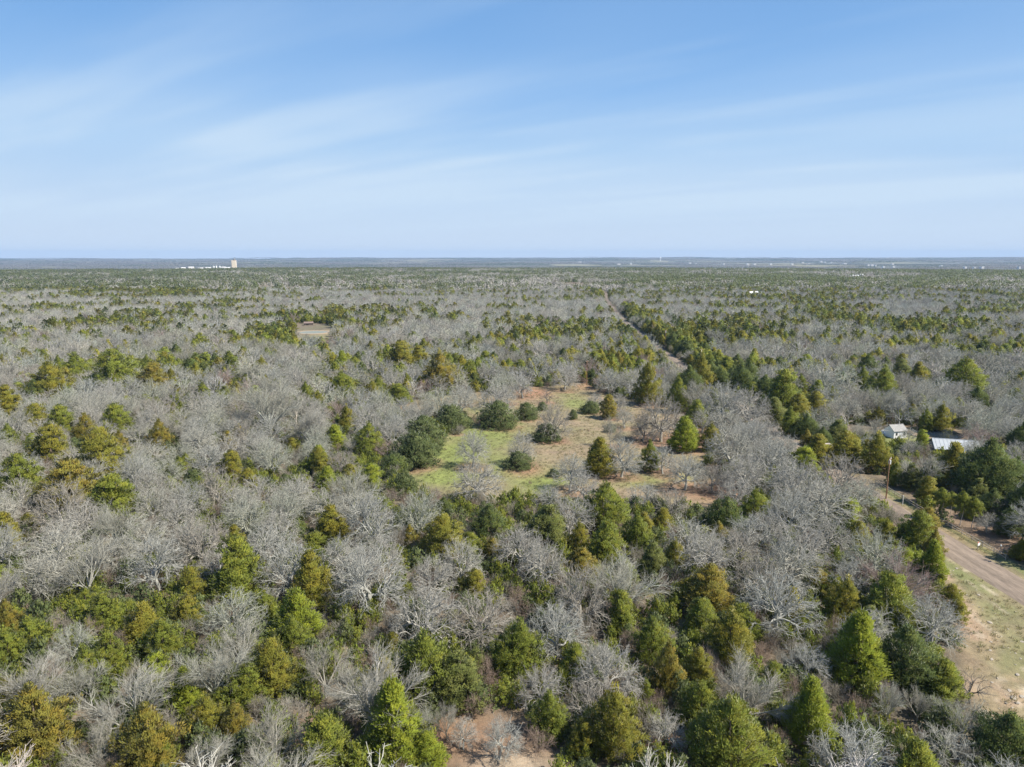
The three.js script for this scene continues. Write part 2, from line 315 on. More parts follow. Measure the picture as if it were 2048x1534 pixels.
// Evergreens: sprays set over lobes of the crown. shape(t) gives the radius at height t of the crown (0 bottom, 1 top).
function growEvergreen(seed, o) {
  const R = rng(seed), g = new Geo(), tr = new Geo();
  tr.tube(growPath(R, [0, -0.2, 0], [0, 1, 0], o.h * 0.86, 5, 0.12, 0.1).pts, o.r, o.r * 0.25, 5, [0.20, 0.145, 0.105]);
  const boughs = [], tops = [{ x: 0, z: 0, h: o.h, w: o.w }];
  for (let i = 1; i < o.tops; i++) { const a = R() * 6.283, q = o.w * (0.20 + 0.14 * R()); tops.push({ x: Math.cos(a) * q, z: Math.sin(a) * q, h: o.h * (0.55 + 0.36 * R()), w: o.w * (0.55 + 0.25 * R()) }); }
  for (let i = 0; i < o.boughs; i++) {
    let t, rr; do { t = R(); rr = o.shape(t); } while (R() > rr * 1.05 + 0.05);
    const az = R() * 6.283, top = R() < 0.5 ? tops[0] : tops[Math.floor(R() * tops.length)], reach = top.w / 2 * rr * (0.68 + 0.42 * R()) * (1 + o.lump * (0.65 * noise(Math.cos(az) * 1.5 + 5, Math.sin(az) * 1.5 + t * 4.0, seed) + 0.45 * noise(Math.cos(az) * 3.4 + 9, Math.sin(az) * 3.4 + t * 11, seed + 3) - 0.55));
    boughs.push({ x: top.x + Math.cos(az) * reach, z: top.z + Math.sin(az) * reach, y: top.h * lerp(o.base, 1, t), az, t, s: o.clump * (0.65 + 0.7 * R()), tone: R(), warm: R() });
  }
  for (let i = 0; i < o.inner; i++) {
    const t = R(), rr = o.shape(t), az = R() * 6.283, reach = o.w / 2 * rr * 0.55 * Math.sqrt(R());
    boughs.push({ x: Math.cos(az) * reach, z: Math.sin(az) * reach, y: o.h * lerp(o.base, 1, t) * 0.97, az, t, s: o.clump * (0.9 + 0.5 * R()), tone: R(), warm: R() });
  }
  for (const b of boughs) {
    const oy = lerp(o.lift, 0.95, b.t * b.t), ox = Math.cos(b.az) * (1 - oy), oz = Math.sin(b.az) * (1 - oy), out = unit([ox, oy, oz]);
    for (let k = 0; k < o.sprays; k++) {
      const d = unit([out[0] + (R() - 0.5) * o.spread, out[1] + (R() - 0.5) * o.spread, out[2] + (R() - 0.5) * o.spread]);
      let w = swerve(R, d, Math.PI / 2); w = unit(w);
      const px = b.x + (R() - 0.5) * b.s * 1.1, py = b.y + (R() - 0.6) * b.s * 0.8, pz = b.z + (R() - 0.5) * b.s * 1.1;
      const warm = b.warm < o.warm ? o.tip : o.leaf, mixv = 0.72 + 0.40 * b.tone + 0.30 * (R() - 0.5);
      g.blade(px, py, pz, d[0], d[1], d[2], w[0], w[1], w[2], o.len * (0.6 + 0.8 * R()), o.wid * (0.7 + 0.6 * R()), [warm[0] * mixv, warm[1] * mixv, warm[2] * mixv], unit([Math.cos(b.az) * 0.8, 0.25 + b.t * 0.8, Math.sin(b.az) * 0.8]));
    }
  }
  return { trunk: tr.build(), crown: g.build() };
}
const conic = (t) => Math.pow(1 - t, 0.72) * Math.min(1, 0.62 + 1.9 * t);
const blunt = (t) => Math.pow(Math.max(0, 1 - t), 0.48) * Math.min(1, 0.66 + 1.4 * t);
const ovoid = (t) => Math.sqrt(Math.max(0, 1 - (t * 1.35 - 0.38) ** 2 * 1.03)) * Math.min(1, (1.02 - t) * 2.2);
const dome = (t) => Math.sqrt(Math.max(0.02, 1 - t * t)) * Math.min(1, 0.8 + t);
const LEAF = { green: [0.203, 0.238, 0.036], bright: [0.244, 0.292, 0.031], olive: [0.242, 0.240, 0.036], rust: [0.248, 0.227, 0.043], dull: [0.171, 0.197, 0.052], dark: [0.118, 0.157, 0.043], holly: [0.128, 0.162, 0.057] };
const TIP = { green: [0.261, 0.270, 0.036], bright: [0.294, 0.322, 0.031], olive: [0.299, 0.265, 0.036], rust: [0.305, 0.241, 0.039], dull: [0.208, 0.221, 0.059], dark: [0.168, 0.197, 0.046], holly: [0.164, 0.190, 0.070] };
const CEDAR = { h: 8.5, w: 6, base: 0.06, r: 0.16, boughs: 330, inner: 40, sprays: 40, clump: 0.66, spread: 1.3, lift: 0.5, len: 0.40, wid: 0.10, warm: 0.35, lump: 1.45, tops: 3 };
const SHRUB = { tops: 4, h: 3.2, w: 5, base: 0.02, r: 0.08, boughs: 420, inner: 60, sprays: 18, clump: 0.5, spread: 2.4, lift: 0.45, len: 0.22, wid: 0.13, warm: 0.3, lump: 1.5, shape: dome };
const BROAD = { tops: 4, h: 11, w: 11, base: 0.16, r: 0.3, boughs: 900, inner: 160, sprays: 20, clump: 0.95, spread: 1.8, lift: 0.45, len: 0.46, wid: 0.17, warm: 0.35, lump: 1.1 };

// a merged and simplified colouring of one tree for the crowds
const solid = (t) => mergeGeometries([t.trunk, ...(t.limbs ?? []), t.crown]);
function recolour(g, f) { const q = g.clone(), c = q.attributes.color.clone(); for (let i = 0; i < c.count; i++) { const v = f(c.getX(i), c.getY(i), c.getZ(i)); c.setXYZ(i, v[0], v[1], v[2]); } q.setAttribute('color', c); return q; }

// ---------------------------------------------------------------- ground
const C = { litter: [0.145, 0.103, 0.068], tan: [0.190, 0.140, 0.088], rust: [0.225, 0.125, 0.072], grass: [0.142, 0.160, 0.042], dry: [0.165, 0.145, 0.070], wood: [0.105, 0.090, 0.060], pale: [0.36, 0.30, 0.22], far: [0.085, 0.085, 0.060] };
const mix3 = (a, b, t) => [lerp(a[0], b[0], t), lerp(a[1], b[1], t), lerp(a[2], b[2], t)];
const blob = (px, py, rx, rz, what, k = 1) => ({ ...spot(px, py), rx, rz, what, k });
const BLOBS = [
  blob(900, 910, 11, 17, 'grass'), blob(985, 860, 13, 22, 'grass', 0.95), blob(880, 955, 9, 10, 'grass'), blob(1085, 965, 9, 10, 'grass'), blob(1000, 930, 12, 16, 'grass', 0.75), blob(1160, 808, 7, 14, 'grass', 0.8), blob(960, 815, 8, 9, 'grass', 0.6), blob(1290, 962, 8, 5, 'grass', 0.75), blob(1360, 955, 7, 6, 'grass', 0.5), blob(940, 880, 12, 14, 'grass', 0.6), blob(1130, 785, 6, 14, 'grass', 0.5),
  blob(795, 822, 9, 7, 'rust'), blob(1060, 785, 10, 14, 'rust'), blob(1450, 985, 9, 9, 'rust'), blob(1390, 880, 9, 14, 'rust'), blob(1330, 880, 9, 10, 'rust', 0.7), blob(1050, 940, 5, 7, 'rust', 0.7), blob(520, 768, 5, 6, 'rust'), blob(810, 768, 5, 6, 'tan'), blob(850, 742, 4, 9, 'rust'), blob(1250, 1030, 7, 9, 'rust', 0.8), blob(1170, 772, 6, 10, 'rust', 0.7), blob(1410, 725, 6, 14, 'rust'),
  blob(960, 1490, 10, 7, 'rust', 0.45), blob(640, 1470, 6, 5, 'rust', 0.5), blob(1020, 1534, 5, 3, 'pale', 0.5), blob(880, 1450, 4, 4, 'rust', 0.6), blob(1330, 1490, 3, 3, 'rust', 0.8),
  blob(1890, 890, 30, 16, 'grass', 0.6), blob(1770, 878, 12, 9, 'grass', 0.7), blob(1960, 1060, 9, 14, 'rust', 0.3), blob(105, 672, 12, 9, 'tan'), blob(1600, 700, 10, 12, 'tan', 0.6), blob(1790, 722, 12, 8, 'tan', 0.6),
  blob(640, 672, 30, 40, 'dry'), blob(620, 654, 22, 10, 'rust', 0.9), blob(672, 662, 16, 16, 'tan'),
];
function groundColour(x, z) {
  const d = Math.hypot(x, z), n1 = fbm(x / 7, z / 7, 4, 41), n2 = fbm(x / 26 + 7, z / 26, 3, 42), n3 = noise(x / 1.3, z / 1.3, 43);
  let c = mix3(C.wood, C.litter, clamp(n2 * 1.3 - 0.2, 0, 1));
  c = mix3(c, [0.11, 0.12, 0.05], smoothstep(n1, 0.55, 0.75) * 0.6);
  if (d < 420) {
    if (inside(CLEARING, x, z)) c = mix3(C.tan, C.dry, clamp(n1 * 1.5 - 0.3, 0, 1));
    const rx = roadX(z), edge = woodEdge(z);
    if (x > edge - 1.5 && x < rx + 8.5 && z < 40) {                     // verges
      const left = x < rx, t = left ? (x - edge) / Math.max(1, rx - ROAD_HALF - edge) : (x - rx - ROAD_HALF) / 5;
      let v = mix3(C.tan, C.dry, clamp(n1 * 1.6 - 0.3, 0, 1));
      v = mix3(v, [0.120, 0.130, 0.046], smoothstep(n2 + n1 * 0.4, 0.34, 0.72) * (left ? 0.9 : 1) * smoothstep(t, 0.08, 0.34) * (1 - smoothstep(t, 0.75, 1.0) * 0.7));
      if (left) { v = mix3(v, [0.255, 0.180, 0.118], smoothstep(n1, 0.40, 0.60) * (1 - smoothstep(t, 0.15, 0.55))); v = mix3(v, C.pale, smoothstep(noise(x / 0.8, z / 2.2, 46) * 0.55 + n1 * 0.5, 0.66, 0.76) * 0.55); }
      c = mix3(c, v, smoothstep(x, edge - 1.5, edge + 0.8) * (1 - smoothstep(x, rx + 5.5, rx + 8.5)));
    } else if (x >= rx + 5 && x < rx + 30 && z > -190) c = mix3(c, mix3(C.wood, C.litter, clamp(n1 * 1.6 - 0.2, 0, 1)), 0.85);
  }
  for (const b of BLOBS) {
    const e = ((x - b.x) / b.rx) ** 2 + ((z - b.z) / b.rz) ** 2;
    if (e < 4) c = mix3(c, C[b.what], b.k * clamp(1.35 * Math.exp(-e * 1.1) - 0.12 + (n1 - 0.5) * 0.9 * Math.exp(-e), 0, 1));
  }
  if (d < 330 && inside(CLEARING, x, z)) for (const t of HALO) { const e = Math.hypot(x - t.x, z - t.z) / (t.W * 0.62); if (e < 1.3) c = mix3(c, mix3(C.rust, C.litter, n1), 0.75 * (1 - smoothstep(e + (n1 - 0.5) * 0.6, 0.55, 1.25))); }
  if (d > 3000) { const f = fbm(x / 700, z / 420, 3, 44); c = mix3(C.far, C.dry, smoothstep(f, 0.56, 0.64) * 0.9); }
  const k = (0.80 + 0.40 * n3) / 0.58;
  return [c[0] * k, c[1] * k, c[2] * k];
}
// dirt road, slightly crowned, with wheel tracks
{
  const tex = dataTexture(512, (u, v, x, y) => {
    const tr = Math.exp(-(((u - 0.30) / 0.07) ** 2)) + Math.exp(-(((u - 0.68) / 0.07) ** 2)), n = fbm(u * 12, v * 12, 4, 51, 12), s = fbm(u * 60, v * 60, 3, 53, 60), grain = hash(x, y, 5);
    const k = 0.48 + 0.11 * tr + 0.34 * (n - 0.5) + 0.26 * (s - 0.5) + 0.07 * (grain - 0.5), e = smoothstep(Math.abs(u - 0.5), 0.40, 0.5);
    return [k * 1.16 + e * 0.02, k * 0.95 + e * 0.02, k * 0.78 - e * 0.03];
  }, false);
  const pos = [], uv = [], idx = [], L = 9; let row = 0, len = 0;
  for (let z = 60; z > -1120; z -= z > -350 ? 2 : 8, row++) {
    const x = roadX(z); len += z > -350 ? 2 : 8;
    for (let k = 0; k < L; k++) {
      const t = k / (L - 1) - 0.5, w = 2 * lerp(ROAD_HALF, 2.3, smoothstep(-z, 220, 330)) * (1 + 0.10 * (fbm(z / 9, k < L / 2 ? 1 : 7, 3, 55) - 0.5)), px = x + t * w;
      const y = landHeight(px, z) + 0.10 * (1 - 4 * t * t) + (k === 0 || k === L - 1 ? -0.12 : 0.012) - 0.035 * (Math.exp(-(((t + 0.2) / 0.06) ** 2)) + Math.exp(-(((t - 0.18) / 0.06) ** 2)));
      pos.push(px, y, z); uv.push(t + 0.5, len / 45);
      if (row && k) { const a = (row - 1) * L + k - 1, b = row * L + k - 1; idx.push(a, a + 1, b, a + 1, b + 1, b); }
    }
  }
  const g = new THREE.BufferGeometry();
  g.setAttribute('position', new THREE.Float32BufferAttribute(pos, 3)); g.setAttribute('uv', new THREE.Float32BufferAttribute(uv, 2)); g.setIndex(idx); g.computeVertexNormals();
  const m = new THREE.Mesh(g, new THREE.MeshStandardMaterial({ name: 'dirt_road_surface', map: tex, color: rgb(0.330, 0.312, 0.285), roughness: 1, bumpMap: tex, bumpScale: 0.03 }));
  m.receiveShadow = true;
  setting(m, 'road', 'structure', 'pale brown dirt road with wheel tracks running through the woods');
}

// ---------------------------------------------------------------- tree prototypes
const lerpTint = (o, bark, twig) => ({ ...o, bark, twig });
const OAK_TINTS = [[[0.358, 0.347, 0.294], [0.321, 0.312, 0.265]], [[0.336, 0.340, 0.275], [0.305, 0.310, 0.250]], [[0.361, 0.344, 0.299], [0.316, 0.300, 0.262]], [[0.332, 0.328, 0.291], [0.302, 0.300, 0.265]]];
const oakShapes = [0, 1, 2, 3, 4, 5, 6, 7].map((k) => growOak(100 + k * 7, { ...lerpTint(DOME, ...(k === 5 ? [[0.31, 0.285, 0.24], [0.27, 0.245, 0.205]] : OAK_TINTS[k % 4])), limbs: 6 + (k % 3), skirt: [0.35, 0.2, 0.5][k % 3], n2: 58 + 6 * (k % 3), wide: 4.2 + 0.3 * (k % 3), tall: [4.9, 5.3, 4.4, 5.0][k % 4] }));
const elmShapes = [0, 1, 2, 3].map((k) => growBare(300 + k * 5, { ...ELM, limbs: 6 + (k % 3), bark: [[0.35, 0.34, 0.29], [0.32, 0.325, 0.27], [0.355, 0.34, 0.30], [0.31, 0.29, 0.24]][k], twig: [0.31, 0.295, 0.24] }));
const redShapes = [0, 1].map((k) => growBare(400 + k, { ...ELM, limbLen: 5.2, el: [0.35, 1.1], n2: 8, n3: 7, n4: 5, r4: 0.016, bark: [0.33, 0.29, 0.25], twig: [0.25, 0.165, 0.145] }));
const bushShapes = [0, 1, 2].map((k) => growBare(430 + k, { ...BUSH, bark: [[0.26, 0.20, 0.155], [0.29, 0.26, 0.21], [0.28, 0.15, 0.10]][k], twig: [[0.24, 0.175, 0.135], [0.28, 0.255, 0.205], [0.28, 0.145, 0.09]][k] }));
const snagShapes = [0, 1].map((k) => growBare(460 + k, { ...OAK, limbs: 3, n2: 3, n3: 2, n4: 0, len2: 1.3, limbLen: 3.0, trunkLen: 4.2, r: 0.2, el: [0.7, 1.3], bark: [0.60, 0.53, 0.44], twig: [0.56, 0.5, 0.42] }));
const darkOak = [growOak(480, { ...DOME, limbs: 6, n2: 30, n3: 4, n4: 3, bark: [0.125, 0.115, 0.105], twig: [0.20, 0.18, 0.16] })];
const cedar = (seed, leaf, more) => growEvergreen(seed, { ...CEDAR, shape: conic, leaf: LEAF[leaf], tip: TIP[leaf], ...more });
const cedarShapes = {
  g: [cedar(500, 'green', { shape: blunt }), cedar(501, 'green', { shape: ovoid, tops: 4 }), cedar(502, 'green', { shape: blunt, tops: 5 }), cedar(503, 'green', { shape: ovoid, warm: 0.2 })],
  b: [cedar(510, 'bright', { tops: 1, lump: 1.1 }), cedar(511, 'bright', { shape: blunt, tops: 4 })],
  y: [cedar(520, 'olive', { shape: blunt }), cedar(521, 'olive', { shape: ovoid, tops: 4 }), cedar(522, 'olive', { warm: 0.55, tops: 2 })],
  o: [cedar(530, 'rust', { shape: blunt, warm: 0.45 }), cedar(531, 'rust', { shape: ovoid, tops: 4 })],
  d: [cedar(540, 'dull', { shape: blunt, tops: 4 }), cedar(541, 'dark', { shape: ovoid })],
};
const shrubShapes = [0, 1, 2].map((k) => growEvergreen(560 + k, { ...SHRUB, h: 2.9 + 0.4 * k, leaf: LEAF[k === 1 ? 'dark' : 'holly'], tip: TIP[k === 1 ? 'dark' : 'holly'] }));
const broadShapes = [growEvergreen(580, { ...BROAD, shape: ovoid, leaf: LEAF.dark, tip: TIP.dark }), growEvergreen(581, { ...BROAD, shape: ovoid, leaf: LEAF.green, tip: TIP.green })];
// a tall thin trunk, bare for most of its height, under a small tuft of green
const poleShapes = [0, 1].map((k) => {
  const R = rng(590 + k), t = new Geo(); t.tube(growPath(R, [0, -0.2, 0], [0.12, 1, 0.05], 7.2, 7, 0.28, 0.1).pts, 0.17, 0.07, 7, [0.56, 0.46, 0.37]);
  const e = growEvergreen(595 + k, { ...CEDAR, base: 0.62, h: 9.5, w: 5, boughs: 200, inner: 30, shape: ovoid, leaf: LEAF.green, tip: TIP.green, r: 0.02 });
  return { trunk: t.build(), crown: e.crown };
});

// natural width and height of each geometry
function spreadOf(g, share) {
  const p = g.attributes.position, r = [], y = []; for (let i = 0; i < p.count; i += 5) { r.push(Math.hypot(p.getX(i), p.getZ(i))); y.push(p.getY(i)); }
  r.sort((a, b) => a - b); y.sort((a, b) => a - b);
  return { w: 2 * r[Math.floor(r.length * share)], h: y[Math.floor(y.length * 0.985)] };
}
const sizeOf = (shape, code) => spreadOf(shape.crown, 'cyvp'.includes(code) ? 0.92 : code === 'f' ? 0.80 : 0.91);
const KINDS = {
  o: { name: 'bare_oak', category: 'bare oak', of: () => oakShapes, mat: barkMat, centre: 0.62, ratio: 0.92 },
  k: { name: 'dark_bare_oak', category: 'bare oak', of: () => darkOak, mat: barkMat, centre: 0.62, ratio: 0.95 },
  f: { name: 'bare_elm', category: 'bare elm', of: () => elmShapes, mat: barkMat, centre: 0.62, ratio: 1.12 },
  r: { name: 'reddish_bare_tree', category: 'bare tree', of: () => redShapes, mat: barkMat, centre: 0.62, ratio: 0.95 },
  u: { name: 'leafless_bush', category: 'bush', of: () => bushShapes, mat: barkMat, centre: 0.55, ratio: 0.8 },
  n: { name: 'dead_snag', category: 'dead tree', of: () => snagShapes, mat: barkMat, centre: 0.6, ratio: 1.8 },
  c: { name: 'cedar_tree', category: 'cedar', of: (t) => cedarShapes[t.tint], mat: foliageMat, centre: 0.46, ratio: 1.14 },
  y: { name: 'evergreen_shrub', category: 'shrub', of: () => shrubShapes, mat: foliageMat, centre: 0.45, ratio: 0.66 },
  v: { name: 'broad_evergreen', category: 'evergreen tree', of: (t) => [broadShapes[t.tint === 'd' ? 0 : 1]], mat: foliageMat, centre: 0.5, ratio: 1.0 },
  p: { name: 'bare_stemmed_cedar', category: 'cedar', of: () => poleShapes, mat: foliageMat, centre: 0.8, ratio: 2.2 },
};

// ---------------------------------------------------------------- the trees that stand out: kind and tint, where the middle of the crown shows, its width, height factor, words
const HAND = [
  // left, middle distance
  ['c g', 38, 965, 70, 1], ['c y', 100, 898, 62, 1], ['c o', 140, 985, 98, 0.85], ['c g', 228, 1012, 92, 0.85], ['c y', 205, 925, 85, 1], ['c o', 240, 893, 34, 1.1], ['c y', 75, 848, 50, 1], ['c g', 122, 850, 45, 1.1], ['c o', 172, 868, 48, 1], ['c g', 232, 850, 52, 1], ['c o', 320, 876, 42, 1.05], ['y d', 388, 962, 50, 1.2],
  ['c y', 462, 938, 42, 1.1], ['c y', 497, 965, 36, 1], ['c y', 14, 812, 46, 1.1], ['c y', 102, 772, 72, 0.8], ['c g', 152, 746, 56, 0.8], ['c g', 228, 757, 82, 0.85], ['c o', 308, 766, 52, 1], ['c y', 343, 760, 20, 1.4], ['c d', 70, 790, 36, 1], ['c d', 60, 905, 36, 0.9], ['c g', 18, 880, 40, 0.9], ['c y', 10, 1070, 52, 1.1], ['c y', 60, 1050, 34, 0.9], ['y d', 395, 1040, 34, 1], ['y g', 150, 893, 46, 1],
  // left of centre
  ['c y', 470, 1088, 40, 1.2], ['c g', 475, 1150, 86, 1.15], ['c y', 385, 1182, 52, 1.15], ['c g', 172, 1206, 38, 1], ['c g', 207, 1232, 62, 0.9], ['c g', 258, 1226, 34, 1], ['c y', 288, 1256, 66, 1], ['c y', 372, 1236, 56, 1], ['c o', 14, 1240, 46, 1.1], ['c b', 75, 1268, 44, 0.9], ['c d', 405, 1240, 30, 1], ['c g', 320, 1232, 28, 0.9],
  ['c y', 662, 1055, 56, 1], ['c g', 599, 1060, 26, 1], ['c g', 630, 1085, 44, 0.6], ['c o', 820, 1080, 36, 1], ['c y', 888, 1082, 74, 0.9], ['c d', 978, 1055, 62, 0.9], ['c o', 985, 1104, 36, 1], ['c y', 622, 1172, 68, 1.3], ['c b', 594, 1243, 84, 1], ['c g', 530, 1222, 48, 1], ['c y', 948, 1176, 48, 1], ['c b', 695, 1257, 26, 1.2], ['c g', 790, 1068, 26, 1], ['c g', 812, 1192, 44, 0.8], ['c g', 940, 1092, 44, 0.8], ['c g', 770, 1020, 36, 0.8], ['c d', 888, 1020, 34, 0.9],
  // the evergreen clump below the clearing
  ['c g', 1210, 1026, 76, 0.95], ['c d', 1098, 1066, 78, 0.9], ['c y', 1158, 1086, 42, 1.2], ['c o', 1164, 1138, 60, 0.9], ['c g', 1214, 1096, 62, 1.1], ['c g', 1275, 1080, 58, 1.1], ['c d', 1306, 1128, 48, 1.2], ['c y', 1350, 1120, 44, 1.1], ['y d', 1452, 1036, 78, 1.3], ['c o', 1437, 1075, 42, 0.9], ['c g', 1510, 1022, 56, 0.9], ['c o', 1420, 1188, 76, 1], ['c y', 1375, 1190, 42, 1], ['c g', 1240, 1232, 58, 1.15], ['c b', 1104, 1221, 30, 1.2], ['c g', 1076, 1212, 20, 1], ['c g', 1400, 1240, 56, 1], ['c g', 1482, 1252, 64, 0.9], ['c g', 1350, 1212, 30, 1], ['c g', 1045, 1072, 34, 0.8], ['c g', 1250, 1150, 46, 0.9],
  // beside the road
  ['c b', 1696, 1034, 52, 0.9], ['c y', 1716, 1076, 42, 1], ['c g', 1838, 1070, 62, 0.95, 'green cedar at the road edge with its rusty neighbour against it'], ['c o', 1856, 1046, 36, 1.1, 'rust-tipped cedar overhanging the dirt road above two greener ones'], ['c y', 1772, 1072, 38, 1], ['c o', 1868, 1096, 36, 1.2, 'small rust-tipped cedar at the very edge of the road'], ['c b', 1866, 1130, 42, 1.5], ['c g', 1776, 1214, 92, 0.95], ['c y', 1902, 1212, 46, 1.2, 'olive cedar on the verge edge below the reddish bare tree'],
  // bottom, left
  ['c g', 16, 1312, 64, 1], ['c g', 62, 1286, 70, 0.9], ['c g', 218, 1316, 58, 1.1], ['c g', 325, 1288, 62, 1], ['c b', 312, 1346, 58, 0.9], ['c b', 372, 1388, 52, 1.4], ['c o', 66, 1458, 130, 0.85], ['c o', 296, 1492, 112, 0.95], ['c y', 412, 1442, 70, 0.9], ['c o', 470, 1448, 54, 1.1], ['c g', 497, 1376, 72, 0.9], ['c y', 546, 1344, 78, 1.1], ['c g', 586, 1284, 62, 1], ['c g', 440, 1404, 40, 0.9], ['c y', 10, 1390, 40, 1.2], ['c b', 560, 1255, 34, 1],
  // bottom, middle
  ['c b', 786, 1458, 104, 1.25, 'tall bright green pointed cedar, the most sharply conical in front'], ['c b', 852, 1508, 66, 0.9], ['c y', 786, 1302, 40, 1.2], ['c g', 850, 1342, 118, 0.8], ['c d', 916, 1362, 96, 0.8], ['c g', 1000, 1325, 50, 1.1], ['c g', 1040, 1308, 88, 0.95], ['c g', 1150, 1338, 60, 1.1], ['c o', 1336, 1348, 62, 1.3], ['c y', 1398, 1342, 50, 1.2], ['c g', 1290, 1382, 32, 1], ['c g', 1400, 1422, 70, 1.1], ['c g', 1460, 1488, 136, 0.85], ['c y', 1228, 1462, 98, 1.05], ['c y', 1166, 1482, 50, 1.2], ['c g', 1098, 1438, 68, 1], ['c g', 1304, 1290, 66, 1], ['c y', 1462, 1288, 88, 0.9],
  // bottom, right
  ['c b', 1716, 1312, 96, 1.2, 'bright olive-green tall cedar beside a darker green pair'], ['c d', 1810, 1330, 98, 1], ['c g', 1886, 1372, 68, 1], ['c b', 1620, 1440, 82, 1.35], ['v d', 2016, 1488, 150, 0.8, 'dark green broad evergreen in the bottom right corner'], ['y g', 1720, 1478, 84, 1], ['y g', 1660, 1500, 60, 1], ['y g', 1790, 1500, 70, 0.9], ['c g', 1790, 1254, 52, 1],
  // around the clearing
  ['y h', 785, 934, 66, 1, 'dark rounded shrub on the left rim of the clearing, behind another'], ['y h', 806, 973, 60, 1, 'dark rounded shrub at the lower left tip of the clearing'], ['y h', 830, 903, 96, 1, 'largest dark rounded shrub beside the green grass'], ['y h', 866, 897, 34, 0.9, 'small brownish dark shrub hugging the largest dark shrub'], ['y h', 845, 865, 84, 1, 'dark spreading shrub above the largest dark shrub'], ['y h', 902, 838, 70, 1, 'dark shrub under a bare oak at the grass corner'], ['u n', 918, 858, 26, 1, 'small brown leafless bush on the left grass edge'], ['y h', 994, 832, 76, 1, 'wide dark shrub skirt under an oak on the far grass edge'],
  ['c g', 684, 775, 42, 0.9], ['c y', 745, 786, 28, 1], ['c g', 797, 792, 38, 0.8], ['c o', 880, 752, 62, 0.9], ['c y', 800, 715, 46, 0.9], ['c y', 838, 718, 40, 0.8], ['c g', 612, 787, 26, 1], ['c y', 694, 842, 32, 1.1], ['c b', 670, 880, 42, 0.9], ['c g', 738, 890, 52, 1], ['c y', 640, 930, 36, 1.2], ['c b', 655, 963, 38, 1], ['y g', 571, 965, 34, 1.3], ['c y', 585, 898, 28, 1], ['c b', 743, 963, 46, 1], ['c y', 700, 950, 34, 0.8],
  ['y h', 1054, 824, 48, 1, 'rounded dark green shrub standing free in the tan grass'], ['y h', 1085, 813, 22, 1.1, 'small dark shrub just right of a rounder one'], ['y g', 1146, 830, 18, 1.6, 'smallest lone green bush in the tan grass'], ['y h', 1096, 866, 58, 0.9, 'dark shrub skirt under a pale bare tree mid clearing'], ['y h', 1038, 922, 56, 0.9, 'dark shrub skirt under a grey tree in the green grass'], ['c o', 1217, 818, 30, 1.2, 'small rust-tinged cedar on the far side of the clearing'], ['c y', 1296, 778, 46, 1.35, 'tall brownish cedar standing at the back of the clearing'], ['y h', 1182, 816, 38, 0.9, 'low dark shrub left of the small rust-tinged cedar'], ['y h', 1221, 857, 24, 1, 'small grey-green bush below the small rust-tinged cedar'],
  ['c b', 1369, 875, 52, 1, 'bright green free-standing cedar casting a dark shadow on the clearing'], ['c g', 1394, 834, 38, 1.1, 'green cedar behind the bright free-standing one'], ['c g', 1356, 798, 34, 1.5], ['v d', 1378, 765, 56, 1.1], ['c y', 1402, 755, 40, 1.4], ['v d', 1482, 757, 52, 1], ['c y', 1200, 922, 52, 1.1, 'olive cedar leaning out at the lower edge of the clearing'], ['y h', 1108, 946, 24, 1], ['c g', 1299, 920, 38, 1.15, 'green cedar between bare oaks at the clearing right side'], ['c y', 1422, 882, 40, 1],
  ['o -', 985, 798, 84, 0.95, 'drooping bare oak rising from the wide dark shrub skirt'], ['o -', 886, 802, 74, 1], ['o -', 945, 890, 66, 1.25, 'mop-topped bare oak on a forked stem amid the green grass'], ['o -', 950, 955, 104, 0.9, 'dense grey bare oak in front of the mop-topped one'], ['o -', 1105, 836, 70, 1.15, 'pale bare oak growing out of the mid-clearing shrub'], ['o -', 1040, 890, 58, 1.25, 'small conical grey tree in the green grass'], ['o -', 1324, 828, 100, 1], ['o -', 1288, 852, 60, 0.9], ['f -', 1222, 858, 40, 1.3], ['o -', 1244, 908, 76, 1.1], ['o -', 1372, 936, 80, 1], ['o -', 1140, 938, 72, 1.1], ['o -', 1326, 914, 60, 1], ['o -', 1192, 800, 36, 1], ['o -', 1236, 800, 36, 1], ['k -', 1094, 788, 34, 0.9],
  ['o -', 1170, 968, 72, 1], ['o -', 1098, 992, 66, 0.9], ['o -', 1290, 990, 70, 0.9], ['o -', 1345, 1002, 76, 0.9], ['o -', 1425, 950, 64, 0.9], ['o -', 1405, 838, 50, 1], ['o -', 1250, 832, 44, 1], ['o -', 1045, 770, 50, 0.9], ['o -', 1130, 752, 56, 0.9], ['o -', 1015, 785, 46, 0.9], ['o -', 930, 785, 50, 0.9], ['o -', 850, 800, 50, 0.9], ['o -', 1738, 976, 56, 0.9],
  ['o -', 1470, 890, 104, 1], ['o -', 1490, 940, 96, 1], ['o -', 1445, 797, 92, 1], ['o -', 1502, 812, 92, 1],
  ['f -', 538, 808, 96, 1, 'large pale feathery bare tree among the left woods'], ['r -', 674, 818, 54, 0.8, 'rosy brown bare tree left of the clearing'], ['n -', 593, 838, 20, 1.2, 'pale dead snag in front of the feathery bare tree'], ['f -', 705, 888, 36, 1.3], ['r -', 775, 895, 50, 1],
  // right, round the house
  ['v d', 1440, 760, 46, 1], ['v d', 1530, 778, 56, 0.9], ['v d', 1588, 800, 50, 0.9], ['c d', 1548, 830, 44, 1], ['v d', 1420, 745, 44, 1], ['v d', 1498, 745, 44, 1], ['c d', 1676, 872, 40, 1], ['c g', 1580, 850, 40, 1], ['v d', 1985, 1010, 60, 1], ['c d', 1822, 958, 36, 1.1], ['c d', 1862, 960, 40, 1.1], ['v d', 2030, 960, 70, 1.2], ['c d', 2020, 1050, 44, 1],
